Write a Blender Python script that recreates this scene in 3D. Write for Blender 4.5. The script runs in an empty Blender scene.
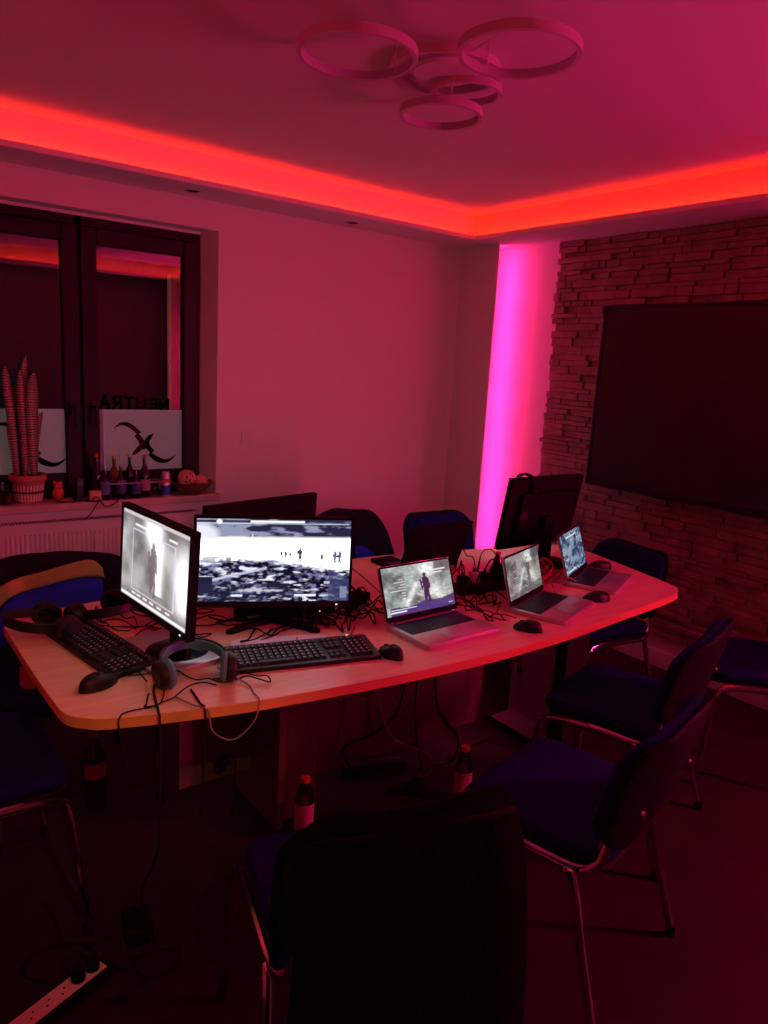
import bpy, bmesh, math, random
import numpy as np
from mathutils import Vector, Matrix

SC = bpy.context.scene
COL = SC.collection
random.seed(7)
R = math.radians

# ---------------------------------------------------------------- camera
F_PX, YAW, PITCH, ROLL = 735.87, 0.6512, -0.1981, 0.0573
fw = Vector((math.sin(YAW)*math.cos(PITCH), math.cos(YAW)*math.cos(PITCH), math.sin(PITCH)))
r0 = Vector((math.cos(YAW), -math.sin(YAW), 0)); u0 = r0.cross(fw)
rt = r0*math.cos(ROLL) + u0*math.sin(ROLL)
up = -r0*math.sin(ROLL) + u0*math.cos(ROLL)
cd = bpy.data.cameras.new('camera'); cam = bpy.data.objects.new('camera', cd); COL.objects.link(cam)
m = Matrix((rt, up, -fw)).transposed().to_4x4(); m.translation = (0, 0, 1.6)
cam.matrix_world = m
cd.sensor_fit = 'VERTICAL'; cd.sensor_height = 24; cd.lens = F_PX/1024*24
cd.clip_start = 0.05
SC.camera = cam

# ---------------------------------------------------------------- world, exposure
w = bpy.data.worlds.new('night'); SC.world = w; w.use_nodes = True
w.node_tree.nodes['Background'].inputs[0].default_value = (0.35, 0.25, 0.5, 1)
w.node_tree.nodes['Background'].inputs[1].default_value = 0.006
SC.view_settings.view_transform = 'Standard'; SC.view_settings.look = 'None'
SC.view_settings.gamma = 1; SC.view_settings.exposure = 0
try: SC.view_settings.use_curve_mapping = False
except Exception: pass
SC.cycles.use_denoising = True
SC.cycles.max_bounces = 10; SC.cycles.diffuse_bounces = 6; SC.cycles.glossy_bounces = 4
SC.cycles.transparent_max_bounces = 12
SC.cycles.sample_clamp_indirect = 6

# light strengths (radiance of the emitting strips and screens)
COVE_RGB, COVE_S = (1.0, 0.017, 0.003), 38.0
LED_RGB, LED_S = (1.0, 0.020, 0.20), 108.0
LED2_S = 195.0
SCR = 1.0

# ---------------------------------------------------------------- materials
MATS = {}
def mat(name, col=(.5,.5,.5), rough=.6, metal=0.0, spec=.5, bump=0, bscale=60, var=0, vscale=8, trans=0, ior=1.45, coat=0):
    if name in MATS: return MATS[name]
    m = bpy.data.materials.new(name); m.use_nodes = True; nt = m.node_tree
    b = nt.nodes['Principled BSDF']
    b.inputs['Base Color'].default_value = (*col, 1); b.inputs['Roughness'].default_value = rough
    b.inputs['Metallic'].default_value = metal; b.inputs['Specular IOR Level'].default_value = spec
    b.inputs['IOR'].default_value = ior
    b.inputs['Transmission Weight'].default_value = trans
    b.inputs['Coat Weight'].default_value = coat
    tc = nt.nodes.new('ShaderNodeTexCoord')
    if var:
        n = nt.nodes.new('ShaderNodeTexNoise'); n.inputs['Scale'].default_value = vscale; n.inputs['Detail'].default_value = 5
        mx = nt.nodes.new('ShaderNodeMix'); mx.data_type = 'RGBA'
        mx.inputs[6].default_value = (*[c*(1-var) for c in col], 1); mx.inputs[7].default_value = (*[min(1,c*(1+var)) for c in col], 1)
        nt.links.new(tc.outputs['Object'], n.inputs['Vector']); nt.links.new(n.outputs['Fac'], mx.inputs[0])
        nt.links.new(mx.outputs[2], b.inputs['Base Color'])
    if bump:
        n = nt.nodes.new('ShaderNodeTexNoise'); n.inputs['Scale'].default_value = bscale; n.inputs['Detail'].default_value = 4
        bp = nt.nodes.new('ShaderNodeBump'); bp.inputs['Strength'].default_value = bump; bp.inputs['Distance'].default_value = .01
        nt.links.new(tc.outputs['Object'], n.inputs['Vector']); nt.links.new(n.outputs['Fac'], bp.inputs['Height'])
        nt.links.new(bp.outputs['Normal'], b.inputs['Normal'])
    MATS[name] = m; return m

def emit(name, col, s):
    if name in MATS: return MATS[name]
    m = bpy.data.materials.new(name); m.use_nodes = True; nt = m.node_tree; nt.nodes.clear()
    e = nt.nodes.new('ShaderNodeEmission'); o = nt.nodes.new('ShaderNodeOutputMaterial')
    e.inputs[0].default_value = (*col, 1); e.inputs[1].default_value = s
    nt.links.new(e.outputs[0], o.inputs[0]); MATS[name] = m; return m

def screen_mat():
    m = bpy.data.materials.new('lit_screen'); m.use_nodes = True; nt = m.node_tree
    b = nt.nodes['Principled BSDF']; b.inputs['Base Color'].default_value = (.004, .004, .005, 1); b.inputs['Roughness'].default_value = .5; b.inputs['Specular IOR Level'].default_value = .15
    a = nt.nodes.new('ShaderNodeAttribute'); a.attribute_name = 'picture'
    nt.links.new(a.outputs['Color'], b.inputs['Emission Color']); b.inputs['Emission Strength'].default_value = SCR
    return m

def glass_mat():
    m = bpy.data.materials.new('window_glass'); m.use_nodes = True; nt = m.node_tree; nt.nodes.clear()
    o = nt.nodes.new('ShaderNodeOutputMaterial'); t = nt.nodes.new('ShaderNodeBsdfTransparent'); g = nt.nodes.new('ShaderNodeBsdfGlossy')
    g.inputs['Roughness'].default_value = .012; t.inputs[0].default_value = (.75, .8, .78, 1)
    lw = nt.nodes.new('ShaderNodeLayerWeight'); lw.inputs[0].default_value = .5
    pw = nt.nodes.new('ShaderNodeMath'); pw.operation = 'POWER'; pw.inputs[1].default_value = 4
    f = nt.nodes.new('ShaderNodeMath'); f.operation = 'MULTIPLY_ADD'; f.inputs[1].default_value = .8; f.inputs[2].default_value = .15
    nt.links.new(lw.outputs['Facing'], pw.inputs[0]); nt.links.new(pw.outputs[0], f.inputs[0])
    mx = nt.nodes.new('ShaderNodeMixShader')
    nt.links.new(f.outputs[0], mx.inputs[0]); nt.links.new(t.outputs[0], mx.inputs[1]); nt.links.new(g.outputs[0], mx.inputs[2])
    nt.links.new(mx.outputs[0], o.inputs[0]); return m

def wood_mat(name, col, rough=.35, scale=3.0, axis='X'):
    m = bpy.data.materials.new(name); m.use_nodes = True; nt = m.node_tree
    b = nt.nodes['Principled BSDF']; b.inputs['Roughness'].default_value = rough
    tc = nt.nodes.new('ShaderNodeTexCoord'); mp = nt.nodes.new('ShaderNodeMapping')
    mp.inputs['Scale'].default_value = (1, 14, 14) if axis == 'X' else (14, 14, 1)
    n = nt.nodes.new('ShaderNodeTexNoise'); n.inputs['Scale'].default_value = scale; n.inputs['Detail'].default_value = 6; n.inputs['Distortion'].default_value = .6
    r = nt.nodes.new('ShaderNodeValToRGB')
    r.color_ramp.elements[0].position = .3; r.color_ramp.elements[0].color = (*[c*.82 for c in col], 1)
    r.color_ramp.elements[1].position = .7; r.color_ramp.elements[1].color = (*col, 1)
    nt.links.new(tc.outputs['Object'], mp.inputs[0]); nt.links.new(mp.outputs[0], n.inputs['Vector'])
    nt.links.new(n.outputs['Fac'], r.inputs[0]); nt.links.new(r.outputs[0], b.inputs['Base Color'])
    MATS[name] = m; return m

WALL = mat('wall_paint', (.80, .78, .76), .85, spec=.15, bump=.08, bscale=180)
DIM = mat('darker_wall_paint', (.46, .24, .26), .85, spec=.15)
CEIL = mat('ceiling_paint', (.78, .76, .75), .9, spec=.1)
WHITE = mat('white_plastic', (.75, .74, .72), .4)
ENAMEL = mat('white_enamel', (.78, .76, .73), .35)
FLOOR = mat('dark_laminate', (.030, .018, .015), .6, spec=.2, var=.35, vscale=5, bump=.05, bscale=30)
STONE = mat('split_stone', (.34, .22, .22), .8, var=.6, vscale=9, bump=.6, bscale=45)
FRAME = mat('dark_brown_frame', (.018, .008, .009), .5, spec=.25)
BLACK = mat('black_plastic', (.012, .011, .012), .45)
BLACKM = mat('matt_black_plastic', (.008, .007, .008), .75, spec=.15)
GLOSSB = mat('gloss_black', (.006, .005, .006), .12)
RUBBER = mat('black_rubber', (.012, .012, .012), .75, spec=.25)
SILVER = mat('silver_aluminium', (.62, .60, .61), .36, metal=.6)
CHROME = mat('chrome', (.60, .60, .61), .12, metal=1.0)
BLUE = mat('blue_fabric', (.010, .008, .12), .95, spec=.1, bump=.35, bscale=420)
BLUEGREY = mat('blue_grey_foam', (.09, .30, .36), .8)
DARKCLOTH = mat('dark_cloth', (.022, .015, .030), .95, spec=.08, bump=.5, bscale=90)
BLACKCLOTH = mat('black_cloth', (.005, .005, .006), 1.0, spec=.03, bump=.4, bscale=90)
TANCLOTH = mat('tan_cloth', (.62, .40, .14), .9, spec=.1, bump=.2, bscale=200)
BLUECLOTH = mat('royal_blue_cloth', (.03, .04, .62), .9, spec=.1, bump=.2, bscale=200)
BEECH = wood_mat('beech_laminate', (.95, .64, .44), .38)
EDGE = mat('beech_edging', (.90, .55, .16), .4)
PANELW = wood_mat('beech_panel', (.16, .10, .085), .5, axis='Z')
KEYM = mat('key_plastic', (.018, .017, .019), .5)
KEYG = mat('laptop_key', (.014, .013, .034), .5)
LEGEND = mat('key_legend', (.55, .55, .55), .6)
GLASS = glass_mat()
def frost_mat():
    m = bpy.data.materials.new('frosted_film'); m.use_nodes = True; nt = m.node_tree; nt.nodes.clear()
    o = nt.nodes.new('ShaderNodeOutputMaterial'); d = nt.nodes.new('ShaderNodeBsdfDiffuse'); t = nt.nodes.new('ShaderNodeBsdfTranslucent')
    d.inputs[0].default_value = (.24, .28, .28, 1); t.inputs[0].default_value = (.8, .8, .8, 1)
    mx = nt.nodes.new('ShaderNodeAddShader'); nt.links.new(d.outputs[0], mx.inputs[0]); nt.links.new(t.outputs[0], mx.inputs[1])
    nt.links.new(mx.outputs[0], o.inputs[0]); return m
FROST = frost_mat()
FILMREFL = mat('cutout_reflection', (.06, .006, .010), .8, spec=.05)  # dark red reflection in the mark, painted as flat colour
FILMBLK = mat('black_cutout', (.003, .002, .003), .9, spec=.02)
PICT = screen_mat()
TVG = mat('tv_glass', (.035, .016, .020), .30, spec=.5)
TERRA = mat('terracotta', (.50, .21, .14), .8)
GROOVE = mat('pot_groove', (.06, .03, .03), .8)
SOIL = mat('soil', (.03, .02, .015), 1)
REDWIRE = mat('red_cable', (.55, .03, .02), .5)
GREYWIRE = mat('pale_grey_cable', (.26, .24, .27), .5)

def leaf_mat():
    m = bpy.data.materials.new('snake_leaf'); m.use_nodes = True; nt = m.node_tree
    b = nt.nodes['Principled BSDF']; b.inputs['Roughness'].default_value = .45
    tc = nt.nodes.new('ShaderNodeTexCoord'); wv = nt.nodes.new('ShaderNodeTexWave'); wv.bands_direction = 'Z'
    wv.inputs['Scale'].default_value = 26; wv.inputs['Distortion'].default_value = 6; wv.inputs['Detail'].default_value = 3
    r = nt.nodes.new('ShaderNodeValToRGB')
    r.color_ramp.elements[0].position = .25; r.color_ramp.elements[0].color = (.07, .045, .03, 1)
    r.color_ramp.elements[1].position = .6; r.color_ramp.elements[1].color = (.36, .29, .18, 1)
    nt.links.new(tc.outputs['Object'], wv.inputs['Vector']); nt.links.new(wv.outputs['Fac'], r.inputs[0]); nt.links.new(r.outputs[0], b.inputs['Base Color'])
    return m
LEAF = leaf_mat()
def clear_mat(name, col, rough=.05):
    m = bpy.data.materials.new(name); m.use_nodes = True; nt = m.node_tree; nt.nodes.clear()
    o = nt.nodes.new('ShaderNodeOutputMaterial'); t = nt.nodes.new('ShaderNodeBsdfTransparent'); g = nt.nodes.new('ShaderNodeBsdfGlossy')
    g.inputs['Roughness'].default_value = rough; t.inputs[0].default_value = (*col, 1)
    f = nt.nodes.new('ShaderNodeLayerWeight'); f.inputs[0].default_value = .35
    mx = nt.nodes.new('ShaderNodeMixShader')
    nt.links.new(f.outputs['Fresnel'], mx.inputs[0]); nt.links.new(t.outputs[0], mx.inputs[1]); nt.links.new(g.outputs[0], mx.inputs[2])
    nt.links.new(mx.outputs[0], o.inputs[0]); return m
CLEARP = clear_mat('clear_plastic', (.86, .80, .84))
BOTTLEG = mat('brown_bottle_glass', (.035, .012, .008), .08, coat=.5)
DARKGL = mat('dark_bottle_glass', (.012, .010, .016), .08, coat=.5)

# ---------------------------------------------------------------- mesh helpers
class MB:
    def __init__(s): s.v = []; s.f = []
    def add(s, vs, fs):
        n = len(s.v); s.v += [tuple(v) for v in vs]; s.f += [tuple(i+n for i in f) for f in fs]; return s
    def box(s, x0, x1, y0, y1, z0, z1, M=None):
        vs = [Vector((x, y, z)) for x in (x0, x1) for y in (y0, y1) for z in (z0, z1)]
        if M: vs = [M @ v for v in vs]
        return s.add(vs, [(0,1,3,2),(4,6,7,5),(0,4,5,1),(2,3,7,6),(0,2,6,4),(1,5,7,3)])
    def prism(s, pts, z0, z1, M=None, inset=0.0):
        """pts ccw outline in xy; optional rounded rim by an inset at both faces"""
        n = len(pts); rings = []
        if inset:
            c = Vector((sum(p[0] for p in pts)/n, sum(p[1] for p in pts)/n))
            def ins(p, d):
                v = Vector(p)-c; L = v.length; return c+v*(max(L-d, 0)/L if L else 1)
            rings = [(inset, z0), (inset*.3, z0+inset*.3), (0, z0+inset), (0, z1-inset), (inset*.3, z1-inset*.3), (inset, z1)]
            vs = [Vector((*ins(p, d), z)) for d, z in rings for p in pts]
        else:
            rings = [0, 0]; vs = [Vector((p[0], p[1], z)) for z in (z0, z1) for p in pts]
        if M: vs = [M @ v for v in vs]
        fs = []
        k = len(rings)
        for j in range(k-1):
            for i in range(n):
                a = j*n+i; b = j*n+(i+1) % n; fs.append((a, b, b+n, a+n))
        fs.append(tuple(range(n-1, -1, -1))); fs.append(tuple((k-1)*n+i for i in range(n)))
        return s.add(vs, fs)
    def tube(s, pts, r, seg=8, closed=False, oval=1.0, cap=True):
        P = [Vector(p) for p in pts]; n = len(P)
        rr = r if isinstance(r, (list, tuple)) else [r]*n
        vs = []; nrm = None
        for i in range(n):
            if closed: t = P[(i+1) % n]-P[i-1]
            else: t = P[min(i+1, n-1)]-P[max(i-1, 0)]
            if t.length < 1e-9: t = Vector((0, 0, 1))
            t.normalize()
            if nrm is None:
                a = Vector((0, 0, 1)) if abs(t.z) < .9 else Vector((1, 0, 0))
                nrm = (a - t*a.dot(t)).normalized()
            else:
                nrm = (nrm - t*nrm.dot(t))
                if nrm.length < 1e-6: nrm = t.orthogonal()
                nrm.normalize()
            b = t.cross(nrm)
            for k in range(seg):
                an = 2*math.pi*k/seg
                vs.append(P[i] + nrm*math.cos(an)*rr[i]*oval + b*math.sin(an)*rr[i])
        fs = []
        for i in range(n if closed else n-1):
            for k in range(seg):
                a = i*seg+k; b = i*seg+(k+1) % seg; j = ((i+1) % n)*seg
                fs.append((a, b, j+(k+1) % seg, j+k))
        if not closed and cap:
            fs.append(tuple(range(seg-1, -1, -1))); fs.append(tuple((n-1)*seg+k for k in range(seg)))
        return s.add(vs, fs)
    def lathe(s, prof, seg=24, M=None, cap=True):
        vs = [Vector((r*math.cos(2*math.pi*k/seg), r*math.sin(2*math.pi*k/seg), z)) for r, z in prof for k in range(seg)]
        if M: vs = [M @ v for v in vs]
        fs = []; n = len(prof)
        for i in range(n-1):
            for k in range(seg):
                a = i*seg+k; b = i*seg+(k+1) % seg; fs.append((a, b, b+seg, a+seg))
        if cap:
            fs.append(tuple(range(seg-1, -1, -1))); fs.append(tuple((n-1)*seg+k for k in range(seg)))
        return s.add(vs, fs)
    def ell(s, c, rx, ry, rz, seg=16, M=None):
        pr = []
        vs = []; fs = []; n = seg//2
        for j in range(1, n):
            a = math.pi*j/n
            for k in range(seg):
                b = 2*math.pi*k/seg
                vs.append(Vector((c[0]+rx*math.sin(a)*math.cos(b), c[1]+ry*math.sin(a)*math.sin(b), c[2]-rz*math.cos(a))))
        for j in range(n-2):
            for k in range(seg):
                a = j*seg+k; b = j*seg+(k+1) % seg; fs.append((a, b, b+seg, a+seg))
        fs.append(tuple(range(seg-1, -1, -1))); fs.append(tuple((n-2)*seg+k for k in range(seg)))
        if M: vs = [M @ v for v in vs]
        return s.add(vs, fs)
    def pad(s, w, h, t, rad=.05, deform=None, n=10):
        """cushion with rounded-rectangle outline in xy, thickness t about z=0"""
        pts = rrect(w, h, rad, n); N = len(pts)
        rings = [(.0, -.5), (.55, -.5), (.9, -.5), (.97, -.42), (1, -.15), (1, .15), (.975, .36), (.93, .46), (.8, .50), (.55, .52), (.3, .53), (.0, .53)]
        vs = []; fs = []
        for q, z in rings:
            if q == 0: vs.append(Vector((0, 0, z*t))); continue
            vs += [Vector((p[0]*q, p[1]*q, z*t)) for p in pts]
        if deform: vs = [Vector(deform(v)) for v in vs]
        base = 1
        for i in range(N): fs.append((0, base+(i+1) % N, base+i))
        K = len(rings)-2
        for j in range(K-1):
            for i in range(N):
                a = base+j*N+i; b = base+j*N+(i+1) % N; fs.append((a, b, b+N, a+N))
        last = len(vs)-1
        for i in range(N): fs.append((base+(K-1)*N+i, base+(K-1)*N+(i+1) % N, last))
        return s.add(vs, fs)
    def build(s, name, m, parent=None, smooth=35, bevel=0, loc=None, rot=None, bseg=2):
        me = bpy.data.meshes.new(name); me.from_pydata([tuple(v) for v in s.v], [], s.f); me.update()
        bm = bmesh.new(); bm.from_mesh(me); bmesh.ops.recalc_face_normals(bm, faces=bm.faces); bm.to_mesh(me); bm.free()
        if m: me.materials.append(m)
        if smooth:
            me.polygons.foreach_set('use_smooth', [True]*len(me.polygons))
            try: me.set_sharp_from_angle(angle=R(smooth))
            except Exception: pass
        o = bpy.data.objects.new(name, me); COL.objects.link(o)
        if parent: o.parent = parent
        if loc: o.location = loc
        if rot: o.rotation_euler = rot
        if bevel:
            b = o.modifiers.new('bevel', 'BEVEL'); b.width = bevel; b.segments = bseg; b.limit_method = 'ANGLE'; b.angle_limit = R(40)
        return o

def rrect(w, h, rad, n=6):
    pts = []
    for cx, cy, a0 in ((w/2-rad, h/2-rad, 0), (-w/2+rad, h/2-rad, 90), (-w/2+rad, -h/2+rad, 180), (w/2-rad, -h/2+rad, 270)):
        for i in range(n+1):
            a = R(a0+90*i/n); pts.append((cx+rad*math.cos(a), cy+rad*math.sin(a)))
    return pts

def smooth_path(pts, per=8, closed=False):
    P = [Vector(p) for p in pts]; n = len(P); out = []
    rng = n if closed else n-1
    for i in range(rng):
        if closed: a, b, c, d = P[i-1], P[i], P[(i+1) % n], P[(i+2) % n]
        else: a, b, c, d = P[max(i-1, 0)], P[i], P[i+1], P[min(i+2, n-1)]
        for k in range(per):
            t = k/per
            out.append(.5*((2*b)+(-a+c)*t+(2*a-5*b+4*c-d)*t*t+(-a+3*b-3*c+d)*t**3))
    if not closed: out.append(P[-1])
    return out

def tag(o, label, cat, group=None, kind=None):
    if label: o['label'] = label
    if cat: o['category'] = cat
    if group: o['group'] = group
    if kind: o['kind'] = kind
    return o
def thing(name, label, cat, loc=(0,0,0), rz=0, group=None):
    o = bpy.data.objects.new(name, None); COL.objects.link(o)
    o.location = loc; o.rotation_euler = (0, 0, R(rz)); o.empty_display_size = .05
    return tag(o, label, cat, group)
def struct(name, mb, m, bevel=0, smooth=35):
    o = mb.build(name, m, bevel=bevel, smooth=smooth); o['kind'] = 'structure'; return o
def copy_tree(o, parent=None):
    c = o.copy(); COL.objects.link(c)
    if parent: c.parent = parent
    for ch in [x for x in SC.objects if x.parent == o]: copy_tree(ch, c)
    return c
def lab(o, text): o['label'] = text; return o

# ================================================================ ROOM
XR, YW = 3.688, 3.887          # right (stone) wall, window wall
XL, YB = -0.62, -0.66          # walls behind the camera
ZC, ZS, ZF = 2.549, 2.391, 2.549   # ceiling, soffit underside, fascia top
WX, WY = 0.372, 0.311          # soffit widths
SILL = 0.824
WX0, WX1, WZ1 = 0.36, 1.744, 2.247

struct('floor', MB().box(XL-.2, XR+.2, YB-.2, YW+.3, -.1, 0), FLOOR)
struct('ceiling', MB().box(XL-.2, XR+.2, YB-.2, YW+.3, ZC, ZC+.1), CEIL)
wl = MB()
wl.box(XL-.2, WX0, YW, YW+.28, 0, ZC); wl.box(WX1, XR+.2, YW, YW+.28, 0, ZC)
wl.prism([(1.744, YW), (1.744, YW+.28), (1.690, YW+.28), (1.690, 4.0)], SILL, WZ1); wl.box(WX0, WX1, 4.0, YW+.28, 2.232, WZ1)
wl.box(WX0, WX1, YW, YW+.28, 0, SILL-.042); wl.box(WX0, WX1, YW, YW+.28, WZ1, ZC)
struct('wall_left', wl, WALL, smooth=0)
struct('wall_right', MB().box(XR, XR+.2, YB-.2, YW+.2, 0, ZC), WALL, smooth=0)
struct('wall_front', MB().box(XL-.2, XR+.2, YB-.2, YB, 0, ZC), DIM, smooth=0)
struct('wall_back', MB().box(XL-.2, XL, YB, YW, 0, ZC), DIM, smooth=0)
# suspended soffit frame around the room, with a recess above its lip
sof = MB(); ix0, ix1, iy0, iy1 = XL+WX, XR-WX, YB+WY, YW-WY
T, LIP = .012, .055
sof.box(XL, XR, iy1, YW, ZS, ZS+T); sof.box(XL, XR, YB, iy0, ZS, ZS+T)
sof.box(XL, ix0, iy0, iy1, ZS, ZS+T); sof.box(ix1, XR, iy0, iy1, ZS, ZS+T)
# the small lip that hides the tape, and the tall face set back behind it
for (a, h0, h1, t) in ((0, ZS+T, ZS+.026, .006), (LIP, ZS+T, ZC, .012)):
    sof.box(ix0-a-t, ix1+a+t, iy1+a, iy1+a+t, h0, h1); sof.box(ix0-a-t, ix1+a+t, iy0-a-t, iy0-a, h0, h1)
    sof.box(ix0-a-t, ix0-a, iy0-a, iy1+a, h0, h1); sof.box(ix1+a, ix1+a+t, iy0-a, iy1+a, h0, h1)
struct('ceiling_soffit', sof, CEIL, smooth=0)
# cove LED tape lying behind the lip, shining up the face and at the ceiling
cove = emit('cove_led', COVE_RGB, COVE_S)
d0, d1, zt = .010, .020, ZS+T+.003
tg = 'red LED tapes along the ceiling cove'
for nm, bx, lb in (('window side', (ix0, ix1, iy1+d0, iy1+d1), 'red glowing LED tape in the ceiling cove above the window wall'),
               ('near side', (ix0, ix1, iy0-d1, iy0-d0), 'red glowing LED tape in the ceiling cove reflected in the window'),
               ('stone side', (ix1+d0, ix1+d1, iy0, iy1), 'red glowing LED tape in the ceiling cove above the stone wall'),
               ('rear side', (ix0-d1, ix0-d0, iy0, iy1), 'red glowing LED tape in the ceiling cove beyond the left of view')):
    o = MB().box(*bx, ZS+T+.0005, zt).build('led_tape', cove, smooth=0); tag(o, lb, 'led strip', tg)

# narrow board standing out of the window wall; the magenta tape on its hidden side washes the right wall
struct('trim_1', MB().box(3.498, 3.512, 3.546, YW, 0, ZS), WALL, smooth=0)
led = emit('corner_led', LED_RGB, LED_S)
o = thing('led_profile', 'vertical magenta LED tape behind the corner board, washing the wall beside the stone', 'led strip', (3.512, 3.606, 0))
MB().box(.028, .030, -.007, .007, .02, ZS-.02).build('diffuser', led, o, smooth=0)
MB().box(0, .028, -.010, .010, .01, ZS-.01).build('backing', WHITE, o, smooth=0)
o = thing('led_profile', 'added second magenta LED bar at the far right end of the stone wall, outside the view', 'led strip', (XR, -.25, 0))
MB().box(-.030, -.012, -.045, .045, .9, 1.90).build('diffuser', emit('added_led_bright', LED_RGB, LED2_S), o, smooth=0)  # unseen bar, added to light the window wall
MB().box(-.012, 0, -.056, .056, .85, ZS-.002).build('backing', WHITE, o)

# unseen board added to shield the front wall from the second LED bar
struct('led_shield', MB().box(3.15, XR, -.345, -.325, 0, ZS), DIM, smooth=0)
# stone cladding
st = MB(); z = .178; row = 0
rs = random.Random(3)
while z < ZS-.005:
    h = rs.choice((.026, .034, .042, .050)); z1 = min(z+h, ZS-.002)
    y = 3.181+rs.uniform(-.014, .010)
    while y > -.1:
        L = rs.choice((rs.uniform(.04, .11), rs.uniform(.09, .24))); d = rs.uniform(.008, .042); y0 = max(y-L, -.12)
        st.box(XR-d, XR+.002, y0+.0015, y-.0015, z+.0012, z1-.0012); y = y0
    z = z1
struct('wall_accent', st, STONE, bevel=.003, smooth=0)
# baseboards
struct('baseboard_right', MB().box(XR-.022, XR, -.1, 3.5, 0, .098), WHITE, bevel=.004)
struct('baseboard_left', MB().box(1.8, 3.49, YW-.018, YW, 0, .09), WHITE, bevel=.004)

# ---------------------------------------------------------------- window
GX = [(.47, .966), (1.134, 1.590)]; GZ0, GZ1 = .955, 2.106
YG = 4.012
fr = MB()
def ring(mb, x0, x1, z0, z1, t, y0, y1):
    mb.box(x0, x0+t, y0, y1, z0, z1); mb.box(x1-t, x1, y0, y1, z0, z1)
    mb.box(x0+t, x1-t, y0, y1, z0, z0+t); mb.box(x0+t, x1-t, y0, y1, z1-t, z1)
ring(fr, WX0, 1.690, SILL, 2.232, .045, 4.005, 4.075)
fr.box(1.03, 1.07, 4.005, 4.075, SILL, WZ1)
win = struct('window_1', fr, FRAME, bevel=.004)
for (a, b, nm) in ((GX[0][0], GX[0][1], 'l'), (GX[1][0], GX[1][1], 'r')):
    s = MB(); t = .078
    x0, x1 = a-t, b+t
    s.box(x0, a, 3.985, 4.05, GZ0-t, GZ1+t); s.box(b, x1, 3.985, 4.05, GZ0-t, GZ1+t)
    s.box(a, b, 3.985, 4.05, GZ0-t, GZ0); s.box(a, b, 3.985, 4.05, GZ1, GZ1+t)
    s.box(a-.012, a, 3.995, 4.04, GZ0, GZ1); s.box(b, b+.012, 3.995, 4.04, GZ0, GZ1)
    so = s.build('sash', FRAME, win, bevel=.005)
    MB().box(a-.005, b+.005, YG, YG+.004, GZ0-.005, GZ1+.005).build('pane', GLASS, so, smooth=0)
    MB().add([(a, YG-.001, GZ0), (b, YG-.001, GZ0), (b, YG-.001, 1.283), (a, YG-.001, 1.283)], [(0, 1, 2, 3)]).build('frosted_film', FROST, so, smooth=0)
    # handle
    hx = b+.035 if nm == 'l' else a-.030
    h = MB(); h.box(hx-.014, hx+.014, 3.975, 3.986, 1.255, 1.325); h.tube(smooth_path([(hx, 3.98, 1.30), (hx, 3.955, 1.30), (hx+.002, 3.945, 1.29), (hx+.004, 3.945, 1.19)]), .008, 8)
    h.build('handle', FRAME, so, bevel=.003)
    # swoosh mark cut out of the film: two crossing crescents
    def cres(pts, m, nme):
        top = smooth_path([(x, z, 0) for x, z, w_ in pts], 6)
        ws = smooth_path([(w_, 0, 0) for x, z, w_ in pts], 6)
        vs = []; fs = []
        for i, p in enumerate(top):
            t = (top[min(i+1, len(top)-1)]-top[max(i-1, 0)]).normalized(); nn = Vector((-t.y, t.x, 0)); wd = max(ws[i].x, .0002)
            vs += [(p.x+nn.x*wd, YG-.0025, p.y+nn.y*wd), (p.x-nn.x*wd, YG-.0025, p.y-nn.y*wd)]
        for i in range(len(top)-1): fs.append((2*i, 2*i+1, 2*i+3, 2*i+2))
        MB().add(vs, fs).build(nme, m, so, smooth=0)
    cx = 1.373 if nm == 'r' else .79
    cres([(cx-.165, 1.178, .0005), (cx-.125, 1.206, .007), (cx-.08, 1.200, .012), (cx-.035, 1.165, .012), (cx-.024, 1.153, .011)], FILMREFL, 'mark')
    cres([(cx-.042, 1.150, .012), (cx-.02, 1.122, .015), (cx-.002, 1.09, .016), (cx+.008, 1.070, .013)], FILMREFL, 'mark')
    cres([(cx-.06, 1.040, .008), (cx-.035, 1.062, .013), (cx-.012, 1.085, .015)], FILMREFL, 'mark')
    cres([(cx+.055, 1.152, .002), (cx+.034, 1.135, .011), (cx+.018, 1.110, .013), (cx+.024, 1.080, .013), (cx+.050, 1.050, .013)], FILMBLK, 'mark')
    cres([(cx+.03, 1.043, .010), (cx+.07, 1.012, .015), (cx+.115, .998, .011), (cx+.15, 1.008, .007), (cx+.18, 1.032, .0005)], FILMBLK, 'mark')
# reversed lettering along the top of the film on the right pane: strokes on a 3x5 grid
GLY = {'A': ['M0 0 .5 1', 'M.5 1 1 0', 'M.2 .36 .8 .36'], 'R': ['M0 0 0 1', 'M0 .95 .8 .95', 'M.85 .95 .85 .5', 'M.8 .5 0 .5', 'M.35 .5 1 0'],
       'T': ['M.5 0 .5 1', 'M0 .95 1 .95'], 'U': ['M0 .1 0 1', 'M0 .06 1 .06', 'M1 .1 1 1'], 'E': ['M0 0 0 1', 'M0 .95 .9 .95', 'M0 .5 .75 .5', 'M0 .05 .9 .05'],
       'N': ['M0 0 0 1', 'M0 1 1 0', 'M1 0 1 1']}
lt = MB(); x = 1.146; hh = .070
for ch in 'ARTUEN':
    wd = .044
    for sgm in GLY[ch]:
        a = [float(q) for q in sgm[1:].split()]
        p0 = Vector((x+wd*(1-a[0]), 0, 1.287+hh*a[1])); p1 = Vector((x+wd*(1-a[2]), 0, 1.287+hh*a[3]))
        t = (p1-p0).normalized(); nn = Vector((-t.z, 0, t.x))*.0068
        ex = t*.004
        yy = YG-.002
        lt.add([(q.x, yy, q.z) for q in (p0-ex+nn, p0-ex-nn, p1+ex-nn, p1+ex+nn)], [(0, 1, 2, 3)])
    x += wd+.020; hh *= .94
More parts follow.
